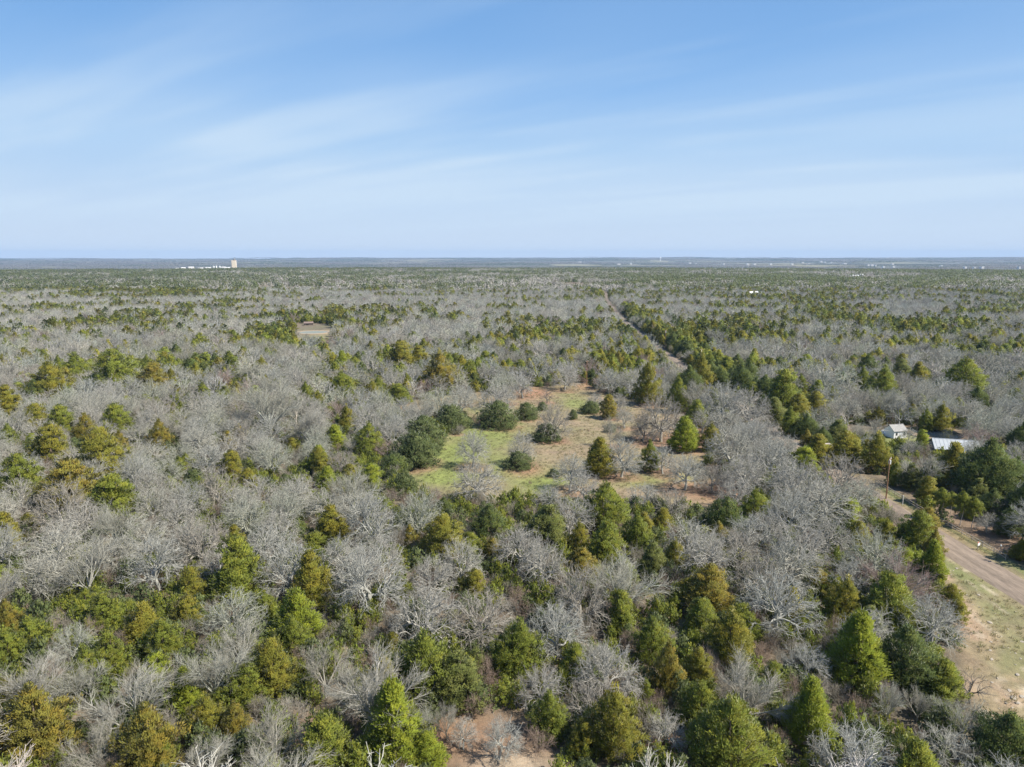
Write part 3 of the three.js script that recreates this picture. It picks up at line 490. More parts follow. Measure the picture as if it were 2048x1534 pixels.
  ['o -', 592, 668, 20, 1], ['o -', 668, 664, 22, 1], ['o -', 642, 678, 18, 0.8], ['u n', 612, 670, 9, 1], ['o -', 1718, 860, 38, 1], ['o -', 1818, 866, 28, 1], ['o -', 1735, 885, 40, 0.9], ['o -', 1822, 895, 44, 0.9],
  ['c g', 1566, 797, 66, 1.05], ['c y', 1596, 822, 42, 1], ['c y', 1630, 815, 36, 1.1], ['v d', 1613, 853, 52, 0.9], ['v d', 1645, 876, 44, 0.9], ['n -', 1690, 838, 26, 1.1, 'pale dead snag left of the white shed'], ['c y', 1636, 908, 54, 0.9], ['c y', 1691, 906, 62, 0.85], ['c y', 1753, 916, 50, 1.1], ['c b', 1608, 927, 52, 0.8], ['c o', 1613, 878, 20, 1.2], ['c g', 1766, 776, 56, 0.9], ['c g', 1725, 765, 30, 1.2], ['c d', 1735, 740, 38, 1], ['c d', 1800, 750, 36, 1.1], ['c y', 1836, 756, 30, 1.3], ['v d', 1953, 800, 50, 1], ['c g', 1928, 768, 66, 0.9], ['c y', 1884, 842, 36, 1.1], ['c g', 1852, 845, 26, 1.2], ['c b', 1843, 882, 24, 1.2, 'small green cedar between the pond and the white shed'], ['c d', 1757, 886, 24, 1.2],
  ['r -', 1961, 872, 66, 0.9, 'reddish bare tree right of the pale metal roof'], ['v d', 1978, 945, 128, 0.95, 'huge dark green evergreen in front of the pale metal roof'], ['v d', 2046, 880, 56, 1.2], ['c y', 1906, 942, 58, 1.2], ['f -', 1842, 938, 82, 0.8], ['c g', 1791, 954, 26, 1.4], ['o -', 1680, 946, 112, 0.95], ['o -', 1598, 962, 116, 0.95], ['o -', 1650, 1004, 124, 0.9], ['o -', 1712, 985, 84, 0.9],
  ['p -', 1884, 990, 30, 1, 'slender straight-stemmed cedar nearest the road bend'], ['p -', 1903, 996, 28, 0.95, 'slender pale-stemmed cedar, second of the row along the road'], ['p -', 1926, 998, 32, 1, 'slender crooked pale-stemmed cedar by the road'], ['p -', 1948, 1008, 34, 0.85, 'slender leaning pale-stemmed cedar, last of the row by the road'], ['c d', 1955, 995, 44, 1.1], ['o -', 2004, 1015, 54, 1], ['v d', 2046, 1010, 66, 1.3], ['c y', 2044, 1104, 34, 0.9, 'yellow-green cedar by the roadside at the right edge'], ['v d', 2120, 1075, 100, 1.2], ['v d', 2090, 1010, 90, 1.1], ['o -', 1975, 1040, 44, 1],
  ['r -', 1800, 1152, 134, 0.95, 'wide purplish-tinged bare tree at the edge of the grassy verge'],
  ['k -', 1944, 1366, 74, 1, 'dark bare tree silhouetted against the grassy verge'], ['f -', 1928, 1440, 84, 0.9], ['o -', 1892, 1492, 112, 0.8], ['f -', 1778, 1400, 52, 1.3], ['f -', 1840, 1402, 56, 1.2], ['o -', 1610, 1320, 88, 1],
  // bottom bare trees
  ['f -', 72, 1362, 116, 0.9], ['f -', 152, 1366, 84, 1], ['o -', 146, 1278, 90, 1], ['f -', 425, 1338, 108, 1], ['f -', 258, 1402, 150, 0.85], ['r -', 346, 1466, 46, 0.9], ['f -', 190, 1486, 104, 1], ['f -', 414, 1512, 86, 1], ['f -', 486, 1284, 92, 1], ['f -', 648, 1332, 98, 1], ['f -', 746, 1388, 150, 1, 'tallest fan-shaped bare tree, behind the pointed bright cedar'], ['f -', 836, 1456, 66, 1.2], ['f -', 893, 1432, 54, 1.4, 'slim upright bare tree beside the patch of rusty leaf litter'], ['o -', 926, 1462, 58, 1.2, 'small spidery bare oak on the rusty leaf litter'], ['o -', 1000, 1470, 84, 1.1, 'mossy pale bare oak on the rusty leaf litter'], ['f -', 550, 1470, 110, 1.1], ['o -', 1080, 1368, 98, 1, 'round-headed twisty bare oak flanked by two green cedars'], ['o -', 1190, 1312, 88, 1], ['o -', 1196, 1398, 116, 0.9], ['f -', 1502, 1372, 146, 0.9, 'large round fan-headed bare tree right of centre at the bottom'], ['o -', 1338, 1462, 92, 0.9], ['u r', 1312, 1490, 50, 1], ['u r', 665, 1462, 34, 1.2], ['u b', 690, 1440, 60, 0.9], ['u b', 1075, 1480, 70, 0.9, 'brown leafless thicket right of the mossy pale oak'], ['u b', 950, 1405, 70, 0.8],
];
const trees = [];
function addTree(code, tint, x, z, W, hf, label) {
  const k = KINDS[code]; trees.push({ code, tint, x, z, W, H: W * k.ratio * hf, label, id: trees.length });
}
for (const [code, px, py, w, hf, label] of HAND) {
  const k = KINDS[code[0]]; let s = spot(px, py), W = 1;
  for (let i = 0; i < 5; i++) { W = w * s.depth / FPX; s = spot(px, py, W * k.ratio * hf * k.centre); }
  if (code[0] === 'c') W *= 1.14;
  const tint = code[0] === 'c' || code[0] === 'v' || code[0] === 'u' || code[0] === 'y' ? code[2] : '-';
  addTree(code[0], tint, s.x, s.z, W, hf, label);
}
const nHand = trees.length, HALO = trees.filter((t) => inside(CLEARING, t.x, t.z));
{
  const axis = (fine0, fine1, step, end0, end1) => {
    const a = []; for (let v = fine0; v <= fine1; v += step) a.push(v);
    let s = step; for (let v = fine1; v < end1;) { s *= 1.14; v += s; a.push(Math.min(v, end1)); }
    s = step; const b = []; for (let v = fine0; v > end0;) { s *= 1.14; v -= s; b.unshift(Math.max(v, end0)); }
    return [...b, ...a];
  };
  const xs = axis(-70, 128, 0.75, -13500, 13500), zs = axis(-320, -58, 0.85, -16500, 900);
  const nx = xs.length, nz = zs.length, pos = new Float32Array(nx * nz * 3), col = new Float32Array(nx * nz * 3), uv = new Float32Array(nx * nz * 2), idx = [];
  for (let j = 0; j < nz; j++) for (let i = 0; i < nx; i++) {
    const k = j * nx + i, x = xs[i], z = zs[j], c = groundColour(x, z);
    pos[k * 3] = x; pos[k * 3 + 1] = landHeight(x, z) + (Math.hypot(x, z) < 400 && Math.abs(x - roadX(z)) > 4.5 ? (fbm(x / 3, z / 3, 2, 45) - 0.5) * 0.22 - 0.05 : -0.05); pos[k * 3 + 2] = z;
    col.set(c, k * 3); uv[k * 2] = x / 14; uv[k * 2 + 1] = z / 14;
    if (i && j) { const a = k - nx - 1; idx.push(a, k - 1, a + 1, a + 1, k - 1, k); }
  }
  const g = new THREE.BufferGeometry();
  g.setAttribute('position', new THREE.BufferAttribute(pos, 3)); g.setAttribute('color', new THREE.BufferAttribute(col, 3)); g.setAttribute('uv', new THREE.BufferAttribute(uv, 2)); g.setIndex(idx); g.computeVertexNormals();
  const m = new THREE.Mesh(g, groundMat); m.receiveShadow = true;
  setting(m, 'ground', 'structure', 'brown leaf litter, tan soil and green grass under the woods');
}

// how much of the wood is evergreen, by place
function greenShare(x, z) {
  const q = pixelOf(x, landHeight(x, z) + 4, z), v = q.v, u = q.u;
  let f = v > 1180 ? 0.12 : v > 1000 ? 0.07 : v > 850 ? 0.12 : v > 740 ? 0.24 : v > 690 ? 0.38 : v > 640 ? 0.40 : v > 600 ? 0.36 : v > 565 ? 0.40 : 0.46;
  if (v < 740) f += u < 600 ? 0.10 : u < 1220 ? -0.08 : 0.03;
  return clamp(f + (fbm(x / 55, z / 55, 3, 81) - 0.5) * (v < 740 ? 2.3 : 0.5) + (fbm(x / 300, z / 300, 2, 82) - 0.5) * (v < 740 ? 0.9 : 0), 0, 1);
}
const RIGHT_LITTER = (x, z) => x > roadX(z) && x < roadX(z) + 22 && z > -175 && z < -60;
function barred(x, z, margin = 0) {
  const rx = roadX(z);
  if (x > woodEdge(z) - 1.2 - margin && x < rx + 6.5 + margin && z > -300) return true;
  if (z <= -300 && x > rx - 8.0 - margin * 0.2 && x < rx + 3.6 + margin * 0.2) return true;
  if (z < -450 && opened(x, z)) return true;
  return inside(CLEARING, x, z) || inside(GAP, x, z) || inside(YARD, x, z) || inside(POND_CLEAR, x, z);
}
const cellOf = new Map(), CELL = 12, key = (x, z) => Math.floor(x / CELL) * 4096 + Math.floor(z / CELL);
const index = (t) => { const k = key(t.x, t.z); if (!cellOf.has(k)) cellOf.set(k, []); cellOf.get(k).push(t); };
function near(x, z, f) { for (let a = -1; a <= 1; a++) for (let b = -1; b <= 1; b++) for (const t of cellOf.get(key(x + a * CELL, z + b * CELL)) ?? []) if (f(t, Math.hypot(t.x - x, t.z - z))) return true; return false; }
trees.forEach(index);
{
  const R = rng(2024), cand = [];
  // evergreens lining the far stretch of the road on its right
  for (let z = -250; z > -760; z -= 4) for (let s = 0; s < 3; s++) if (R() < 0.9) cand.push({ x: roadX(z) + 7 + s * 4.5 + R() * 2, z: z + R() * 3, force: R() < 0.45 ? 'v d' : R() < 0.5 ? 'c g' : 'c d' });
  const loose = [];
  for (let z = -56; z > -450; z -= 4.4) for (let x = -360; x < 370; x += 4.4) {
    const px = x + (R() - 0.5) * 4.2, pz = z + (R() - 0.5) * 4.2, q = pixelOf(px, 4, pz);
    if (q.depth > 20 && q.u > -330 && q.u < 2380 && q.v < 1720) loose.push({ x: px, z: pz, r: R() });
  }
  loose.sort((a, b) => a.r - b.r);
  const shows = trees.filter((t) => 'cvyrfkp'.includes(t.code)).map((t) => { const c = pixelOf(t.x, t.H * 0.5, t.z), k = FPX / c.depth; return { u: c.u, v: c.v, depth: c.depth, hw: t.W / 2 * k, hh: t.H / 2 * k * 0.9 }; });
  for (const p of [...cand, ...loose]) {
    const { x, z } = p, g = greenShare(x, z), q = pixelOf(x, 4, z);
    let code = 'o', tint = '-', W = 7.6 + 3.8 * R(), hf = 0.85 + 0.3 * R();
    const r = R();
    if (p.force) { code = p.force[0]; tint = p.force[2]; W = 5 + 3.5 * R(); }
    else if (r < g) { code = 'c'; W = 3.4 + 3.6 * R() * (q.v > 740 ? 0.8 : 1.15); tint = 'ggggybbdyo'[Math.floor(R() * 10)]; }
    else if (r < g + (q.v > 1200 ? 0.16 : 0.05)) { code = 'f'; W *= 0.85; }
    else if (r < g + 0.065 && q.v < 800) { code = 'r'; W *= 0.9; }
    if (q.v > 1430) W = Math.min(W, 9);
    if (RIGHT_LITTER(x, z) && (R() < 0.45 || x < roadX(z) + 9.5)) continue;
    if (barred(x, z, p.force ? -2 : W * 0.28)) continue;
    const H = W * KINDS[code].ratio * hf, top = pixelOf(x, H * (R() < 0.10 ? 0.35 : 0.85), z), gp = spot(top.u, top.v), full = pixelOf(x, H * 0.72, z), half = W / 2 * FPX / full.depth;
    if (inside(CLEARING, gp.x, gp.z) || inside(GAP, gp.x, gp.z) || inside(YARD, gp.x, gp.z) || (gp.z > -185 && gp.x > woodEdge(gp.z) - 1 && gp.x < roadX(gp.z) + 5 && !p.force)) continue;
    if (shows.some((h) => q.depth < h.depth - 1 && Math.abs(full.u - h.u) < 0.72 * half + h.hw * 0.5 && full.v + half * 0.1 < h.v + h.hh * 0.55 && pixelOf(x, H * 0.25, z).v > h.v - h.hh * 0.8)) continue;
    const pack = code === 'o' ? 0.335 : 0.31;
    if (near(x, z, (t, d) => d < (p.force ? 0.22 : pack) * (t.W + W))) continue;
    addTree(code, tint, x, z, W, hf); index(trees[trees.length - 1]); trees[trees.length - 1].row = !!p.force;
  }
}

// which trees are things of their own: of each kind those that show largest
for (const t of trees) { const q = pixelOf(t.x, landHeight(t.x, t.z) + t.H * 0.5, t.z); Object.assign(t, { u: q.u, v: q.v, depth: q.depth, seen: q.u > -60 && q.u < 2108 && q.v > 0 && q.v < 1600 }); }
const MOST = 290;
for (const code of Object.keys(KINDS)) {
  const those = trees.filter((t) => t.code === code && t.seen).sort((a, b) => (b.id < nHand) - (a.id < nHand) || b.W / b.depth - a.W / a.depth);
  those.slice(0, MOST).forEach((t) => { t.own = true; });
}
// words for the trees: look, then the neighbour it stands by, then how far across and down the picture
const LOOK = {
  c: { g: 'green cedar', b: 'bright green cedar', y: 'olive cedar', o: 'rust-tipped cedar', d: 'dull green cedar' }, v: { d: 'dark broad evergreen', g: 'green broad evergreen' },
  o: 'grey bare oak', k: 'dark bare oak', f: 'fan-shaped bare elm', r: 'reddish bare tree', u: 'leafless bush', n: 'pale dead snag', y: 'dark evergreen shrub', p: 'slender stemmed cedar',
};
const lookOf = (t) => (typeof LOOK[t.code] === 'string' ? LOOK[t.code] : LOOK[t.code][t.tint] ?? 'cedar');
const GROUP = { c: 'cedars scattered through the woods', v: 'broad evergreens along the road and house', o: 'bare oaks of the woods', k: 'dark bare oaks at open ground', f: 'fan-shaped bare elms among the cedars', r: 'reddish bare trees', u: 'leafless bushes', n: 'dead snags', y: 'dark evergreen shrubs round the clearing', p: 'slender cedars in a row by the road' };
trees.filter((t) => t.own && t.row).sort((a, b) => a.depth - b.depth).slice(90).forEach((t) => { t.own = false; });
const own = trees.filter((t) => t.own), used = new Set();
own.filter((t) => t.row).sort((a, b) => a.depth - b.depth).forEach((t, i) => { t.label = `${lookOf(t)}, ${inWords(i + 2)} trees along the evergreen row right of the far road`; });
for (const t of own) if (t.label) used.add(t.label);
const sizes = {}; for (const code of Object.keys(KINDS)) sizes[code] = own.filter((s) => s.code === code).map((s) => s.W).sort((a, b) => a - b);
for (const t of own) if (!t.label) {
  const by = own.filter((s) => s !== t && lookOf(s) !== lookOf(t)).map((s) => [Math.hypot(s.u - t.u, (s.v - t.v) * 1.3) / (1 + 0.4 * (s.code !== t.code)), s]).sort((a, b) => a[0] - b[0]).slice(0, 6);
  const k = sizes[t.code].indexOf(t.W) / sizes[t.code].length, size = k < 0.2 ? 'small ' : k > 0.8 ? 'large ' : '';
  for (const [, s] of by) {
    const du = t.u - s.u, dv = t.v - s.v, rel = Math.abs(du) > Math.abs(dv) ? (du < 0 ? 'left of' : 'right of') : dv < 0 ? 'behind' : 'before', n = lookOf(s);
    t.label = `${size}${lookOf(t)} ${rel} ${/^[aeiou]/.test(n) ? 'an' : 'a'} ${n}, ${acrossDown(t.u, t.v)}`;
    if (!used.has(t.label)) break;
  }
  used.add(t.label);
}
// prototypes as groups: those near show their limbs as parts
const protos = new Map();
function proto(code, shape, fine) {
  const id = shape.crown.uuid + fine;
  if (!protos.has(id)) {
    const g = new THREE.Group(), k = KINDS[code];
    if (shape.limbs?.length && !fine) part('trunk', (shape.stem ??= mergeGeometries([shape.trunk, ...shape.limbs])), barkMat, g);
    else { part('trunk', shape.trunk, barkMat, g); for (const l of shape.limbs ?? []) part('limb', l, barkMat, g); }
    part('crown', shape.crown, k.mat, g);
    protos.set(id, { g, size: sizeOf(shape, code) });
  }
  return protos.get(id);
}
const placed = (t, size, R) => {
  const a = t.code === 'p' ? 0 : R() * 6.283, sx = t.W / size.w, sy = t.H / size.h;
  return new THREE.Matrix4().compose(new THREE.Vector3(t.x, landHeight(t.x, t.z) - 0.05, t.z), new THREE.Quaternion().setFromAxisAngle(new THREE.Vector3(0, 1, 0), a), new THREE.Vector3(sx * (0.94 + 0.12 * R()), sy, sx * (0.94 + 0.12 * R())));
};
{
  const R = rng(77);
  for (const t of own.sort((a, b) => a.depth - b.depth)) {
    const shapes = KINDS[t.code].of(t), shape = t.code === 'u' ? bushShapes[t.tint === 'r' ? 2 : t.tint === 'b' ? 0 : 1] : shapes[Math.floor(R() * shapes.length)];
    const { g, size } = proto(t.code, shape, t.depth < 150), o = g.clone();
    placed(t, size, R).decompose(o.position, o.quaternion, o.scale);
    tag(o, KINDS[t.code].name, t.label, KINDS[t.code].category, GROUP[t.code]);
  }
}

// ---------------------------------------------------------------- woods beyond those: crowds of simpler trees
const crowd = (name, label) => { const g = new THREE.Group(); g.userData = { kind: 'stuff', label }; g.name = numbered(name); scene.add(g); return g; };
function instances(parent, name, geo, mat, list) {                     // list: [matrix, colour]
  if (!list.length) return;
  const m = new THREE.InstancedMesh(geo, mat, list.length); m.name = name; m.userData.kind = 'stuff'; m.castShadow = m.receiveShadow = true;
  list.forEach(([a, c], i) => { m.setMatrixAt(i, a); m.setColorAt(i, c); });
  parent.add(m);
}
const MID = { d: { limbs: 6, n2: 40, n3: 5, n4: 2, seg1: 4, seg2: 3, seg3: 1, seg4: 1, r2: 0.075, r3: 0.050, r4: 0.042, len4: 0.6, sides: 4 }, o: { n2: 7, n3: 5, n4: 3, seg1: 5, seg2: 2, seg3: 1, seg4: 1, r3: 0.05, r4: 0.042, sides: 4 }, c: { boughs: 190, inner: 40, sprays: 9, len: 0.75, wid: 0.30, clump: 0.8 } };
const LOW = { d: { limbs: 4, n2: 30, n3: 5, n4: 0, seg1: 2, seg2: 2, seg3: 1, r2: 0.08, r3: 0.075, len3: 1.5, sides: 3 }, o: { limbs: 5, n2: 5, n3: 6, n4: 0, seg1: 3, seg2: 2, seg3: 1, r2: 0.075, len3: 1.6, r3: 0.075, sides: 3 }, c: { boughs: 70, inner: 16, sprays: 6, len: 1.15, wid: 0.60, clump: 1.0 } };
const bare = (seed, base, lod) => solid(growBare(seed, { ...base, ...lod, mergeLimbs: true }));
const ever = (seed, lod, leaf, more = {}) => solid(growEvergreen(seed, { ...CEDAR, shape: conic, leaf: LEAF[leaf], tip: TIP[leaf], ...more, ...lod }));
const boxed = (g) => spreadOf(g, 0.90);
const set = (list) => list.map((g) => ({ g, size: boxed(g), list: [] }));
const makeLod = (lod, s) => ({
  o: set([0, 1, 2, 3].map((k) => solid(growOak(s + k, { ...DOME, bark: OAK_TINTS[k][0], twig: OAK_TINTS[k][1], ...lod.d, mergeLimbs: true })))),
  f: set([bare(s + 10, ELM, lod.o), bare(s + 11, ELM, lod.o)]),
  r: set([bare(s + 12, { ...ELM, bark: [0.30, 0.24, 0.21], twig: [0.25, 0.165, 0.145] }, lod.o)]),
  c: set([ever(s + 20, lod.c, 'green', { shape: blunt }), ever(s + 21, lod.c, 'olive', { shape: ovoid }), ever(s + 22, lod.c, 'green', { shape: ovoid }), ever(s + 23, lod.c, 'dark'), ever(s + 24, lod.c, 'olive')]),
  v: set([ever(s + 30, lod.c, 'dark', { shape: ovoid, w: 8, h: 8 })]),
});
const tintOf = (R, v = 0.22, hue = 0.06) => { const k = 1 + (R() - 0.5) * v; return rgb(k * (1 + (R() - 0.5) * hue), k, k * (1 + (R() - 0.5) * hue)); };
const mid = makeLod(MID, 900), low = makeLod(LOW, 950);
{
  const R = rng(99);
  for (const t of trees) if (!t.own) {
    const sets = mid[t.code] ?? mid.o, s = sets[Math.floor(R() * sets.length)];
    s.list.push([placed(t, s.size, R), tintOf(R, 0.6, 0.10)]);
  }
  // 450 m to 1150 m
  for (let z = -440; z > -1150; z -= 6.6) for (let x = -1000; x < 1020; x += 6.6) {
    const px = x + (R() - 0.5) * 6, pz = z + (R() - 0.5) * 6, q = pixelOf(px, 4, pz), r = R(), r2 = R();
    if (pz > -452 || q.u < -260 || q.u > 2310 || barred(px, pz, 1.5)) continue;
    const g = greenShare(px, pz), code = r < g ? 'c' : r < g + 0.02 ? 'r' : 'o', W = code === 'c' ? 4.4 + 3.8 * r2 : 6.6 + 3.2 * r2;
    const t = { code, x: px, z: pz, W, H: W * KINDS[code].ratio * (0.85 + 0.3 * R()) }, sets = low[code], s = sets[Math.floor(R() * sets.length)];
    s.list.push([placed(t, s.size, R), tintOf(R, 0.7, 0.12).multiplyScalar(code === 'c' ? 0.80 : 1)]);
    if (R() < 0.5) { const u = low.c[[0, 3, 3][Math.floor(R() * 3)]], w = 2.6 + 1.8 * R(); u.list.push([placed({ code: 'c', x: px + 3.3, z: pz + 3.3, W: w, H: w * 0.95 }, u.size, R), tintOf(R, 0.4).multiplyScalar(0.8)]); }
  }
  for (const [lod, name, label] of [[mid, 'woods', 'bare oaks and cedars of the denser woods too many to count'], [low, 'woods', 'bare oaks and cedars of the woods farther out']]) {
    const g = crowd(name, label);
    for (const k of Object.keys(lod)) for (const s of lod[k]) instances(g, k === 'c' || k === 'v' ? 'cedar_crowd' : 'bare_tree_crowd', s.g, k === 'c' || k === 'v' ? foliageMat : barkMat, s.list);
  }
}
// crowns for the far woods: a few dozen tilted sprays or twig sheaves through each crown
function farCrown(seed, n, w, h, shape, size, col, v) {
  const R = rng(seed), g = new Geo();
  for (let i = 0; i < n; i++) {
    let t, rr; do { t = R(); rr = shape(t); } while (R() > rr);
    const a = R() * 6.283, q = w / 2 * rr * (0.45 + 0.55 * R()), d = unit([Math.cos(a) * 0.8 + (R() - 0.5), 0.3 + R() * 0.8, Math.sin(a) * 0.8 + (R() - 0.5)]), s = swerve(R, d, Math.PI / 2), k = 1 + (R() - 0.5) * v;
    g.blade(Math.cos(a) * q, h * t * 0.92, Math.sin(a) * q, d[0], d[1], d[2], s[0], s[1], s[2], size * (0.7 + 0.6 * R()), size * 0.55, [col[0] * k, col[1] * k, col[2] * k], unit([Math.cos(a) * 0.7, 0.4 + t, Math.sin(a) * 0.7]));
  }
  return g.build();
}
const GREY = [0.315, 0.305, 0.262];
{
  const R = rng(1234), woods = crowd('woods', 'grey bare woods flecked with dark cedars out to the rise');
  const oaks = set([0, 1, 2].map((k) => farCrown(1300 + k, 46, 9, 8, dome, 1.7, [GREY, [0.30, 0.302, 0.25], [0.325, 0.300, 0.268]][k], 0.5)));
  const greens = set([0, 1, 2].map((k) => farCrown(1310 + k, 40, 5.6, 7.6, conic, 1.5, [[0.115, 0.140, 0.030], [0.130, 0.138, 0.030], [0.085, 0.108, 0.032]][k], 0.5)));
  for (let d = 1130; d < 3050; d += 8.2) {
    const n = Math.ceil(d * 1.34 / 8.2);
    for (let i = 0; i < n; i++) {
      const a = (i + R()) / n * 1.34 - 0.67, dd = d + (R() - 0.5) * 8, x = Math.sin(a) * dd, z = -Math.cos(a) * dd, r = R(), r2 = R();
      if (z > -1145 && Math.abs(x) < 1000 || barred(x, z)) continue;
      const open = fbm(x / 130 + 3, z / 90, 3, 88);
      if (open > 0.70) continue;
      const g = r < greenShare(x, z), s = (g ? greens : oaks)[Math.floor(R() * 3)], W = g ? 6 + 3.5 * r2 : 7 + 3.5 * r2;
      s.list.push([placed({ code: 'o', x, z, W, H: g ? W * 1.3 : W * 0.9 }, s.size, R), tintOf(R, 0.6, 0.1)]);
    }
  }
  for (const s of oaks) instances(woods, 'bare_tree_crowd', s.g, barkMat, s.list);
  for (const s of greens) instances(woods, 'cedar_crowd', s.g, foliageMat, s.list);
  // the far plain: patches of wood, ever larger
  const plain = crowd('woods', 'blue-grey woods of the far plain below the horizon');
  const patch = (seed, share) => {
    const Q = rng(seed), list = [];
    for (let i = 0; i < 46; i++) {
      const green = Q() < share, g = farCrown(seed * 50 + i, 9, green ? 7 : 11, green ? 8 : 8, green ? conic : dome, 3.0, green ? [0.080, 0.105, 0.035] : mix3([0.225, 0.215, 0.190], [0.20, 0.175, 0.150], Q()), 0.4);
      g.translate((Q() - 0.5) * 66, 0, (Q() - 0.5) * 66); list.push(g);
    }
    return mergeGeometries(list);
  };
  const patches = [0.08, 0.2, 0.45, 0.85].map((s, k) => ({ g: patch(1400 + k, s), list: [] }));
  for (const [from, to, step, sc, hs] of [[2950, 5600, 56, 1, 1], [5600, 9500, 105, 1.9, 1.15], [9500, 16200, 190, 3.4, 1.4]]) for (let d = from; d < to; d += step) {
    const n = Math.ceil(d * 1.36 / step);
    for (let i = 0; i < n; i++) {
      const a = (i + R()) / n * 1.36 - 0.68, dd = d + (R() - 0.5) * step, x = Math.sin(a) * dd, z = -Math.cos(a) * dd;
      const f = fbm(x / 700, z / 420, 3, 44), g = fbm(x / 800 + 9, z / 420 + 2, 3, 90);
      if ((f > 0.60 && d > 3300) || opened(x, z)) continue;
      const k = d < 3300 ? (g > 0.5 ? 3 : 2) : g > 0.60 ? 3 : g > 0.53 ? 2 : g > 0.45 ? 1 : 0;
      const m = new THREE.Matrix4().compose(new THREE.Vector3(x, landHeight(x, z), z), new THREE.Quaternion().setFromAxisAngle(new THREE.Vector3(0, 1, 0), R() * 6.283), new THREE.Vector3(sc, hs * (0.85 + 0.3 * R()), sc));
      patches[k].list.push([m, tintOf(R, 0.3)]);
    }
  }
  for (const p of patches) instances(plain, 'far_wood', p.g, foliageMat, p.list);
}
// ---------------------------------------------------------------- undergrowth beneath the trees
{
  const R = rng(555), g = crowd('undergrowth', 'green and brown undergrowth between the trunks');
  const kinds = [
    { g: solid(growEvergreen(1500, { ...SHRUB, boughs: 90, inner: 20, sprays: 9, len: 0.42, wid: 0.26, leaf: LEAF.green, tip: TIP.green })), mat: foliageMat, list: [] },
    { g: solid(growEvergreen(1501, { ...SHRUB, boughs: 90, inner: 20, sprays: 9, len: 0.42, wid: 0.26, leaf: LEAF.holly, tip: TIP.holly })), mat: foliageMat, list: [] },
    { g: bushShapes[0].crown, mat: barkMat, list: [] }, { g: bushShapes[1].crown, mat: barkMat, list: [] },
  ];
  for (const k of kinds) k.size = boxed(k.g);
  for (let z = -56; z > -430; z -= 2.35) for (let x = -340; x < 350; x += 2.35) {
    const px = x + (R() - 0.5) * 3, pz = z + (R() - 0.5) * 3, q = pixelOf(px, 1, pz), n = fbm(px / 16, pz / 16, 3, 91), r = R(), r2 = R();
    if (q.u < -150 || q.u > 2200 || q.v > 1680 || barred(px, pz, 0.5)) continue;
    if (RIGHT_LITTER(px, pz) && r < 0.8) continue;
    if (r > 0.80 + 1.0 * (n - 0.42)) continue;
    const k = kinds[r2 < 0.42 ? 0 : r2 < 0.66 ? 1 : r2 < 0.80 ? 2 : 3], W = 1.8 + 2.2 * R();
    k.list.push([placed({ code: 'y', x: px, z: pz, W, H: W * (0.65 + 0.5 * R()) }, k.size, R), tintOf(R, 0.3)]);
  }
  for (const k of kinds) instances(g, 'undergrowth', k.g, k.mat, k.list);
}

// ---------------------------------------------------------------- grass tufts and weeds on the open ground
{
  const R = rng(808), g = crowd('grass', 'tufts of green and dry grass in the clearing and on the verges');
  const tuft = (seed, col) => { const Q = rng(seed), t = new Geo(); for (let i = 0; i < 16; i++) { const a = Q() * 6.283, r = 0.30 * Math.sqrt(Q()), d = unit([(Q() - 0.5) * 1.1, 1, (Q() - 0.5) * 1.1]), w = unit([Math.cos(a), 0, Math.sin(a)]); t.blade(Math.cos(a) * r, -0.02, Math.sin(a) * r, d[0], d[1], d[2], w[0], w[1], w[2], 0.22 + 0.22 * Q(), 0.05, shade(Q, col, 0.4), [0, 1, 0]); } return t.build(); };
  const kinds = [[tuft(1, [0.150, 0.165, 0.048]), foliageMat, []], [tuft(2, [0.24, 0.20, 0.10]), foliageMat, []], [tuft(3, [0.17, 0.165, 0.06]), foliageMat, []], [bushShapes[0].crown, barkMat, []]];
  for (let z = -56; z > -320; z -= 1.05) for (let x = -46; x < 97; x += 1.05) {
    const px = x + (R() - 0.5), pz = z + (R() - 0.5), n = fbm(px / 5, pz / 5, 3, 93), r = R(), rx = roadX(pz), open = inside(CLEARING, px, pz);
    const verge = pz > -190 && ((px > woodEdge(pz) - 1 && px < rx - ROAD_HALF - 0.2) || (px > rx + ROAD_HALF + 0.2 && px < rx + 8.5));
    if (!(open || verge) || r > 0.25 + 1.3 * (n - 0.38)) continue;
    const c = groundColour(px, pz), green = c[1] > c[0], k = R() < 0.012 ? 3 : green ? (R() < 0.75 ? 0 : 2) : R() < 0.7 ? 1 : 2, s = k === 3 ? 0.12 + 0.16 * R() : 0.6 + 0.9 * R();
    kinds[k][2].push([new THREE.Matrix4().compose(new THREE.Vector3(px, landHeight(px, pz) - 0.03, pz), new THREE.Quaternion().setFromAxisAngle(new THREE.Vector3(0, 1, 0), R() * 6.283), new THREE.Vector3(s, s * (0.6 + 0.6 * R()), s)), tintOf(R, 0.4)]);
  }
  for (const [geo, mat, list] of kinds) instances(g, 'grass', geo, mat, list);
}

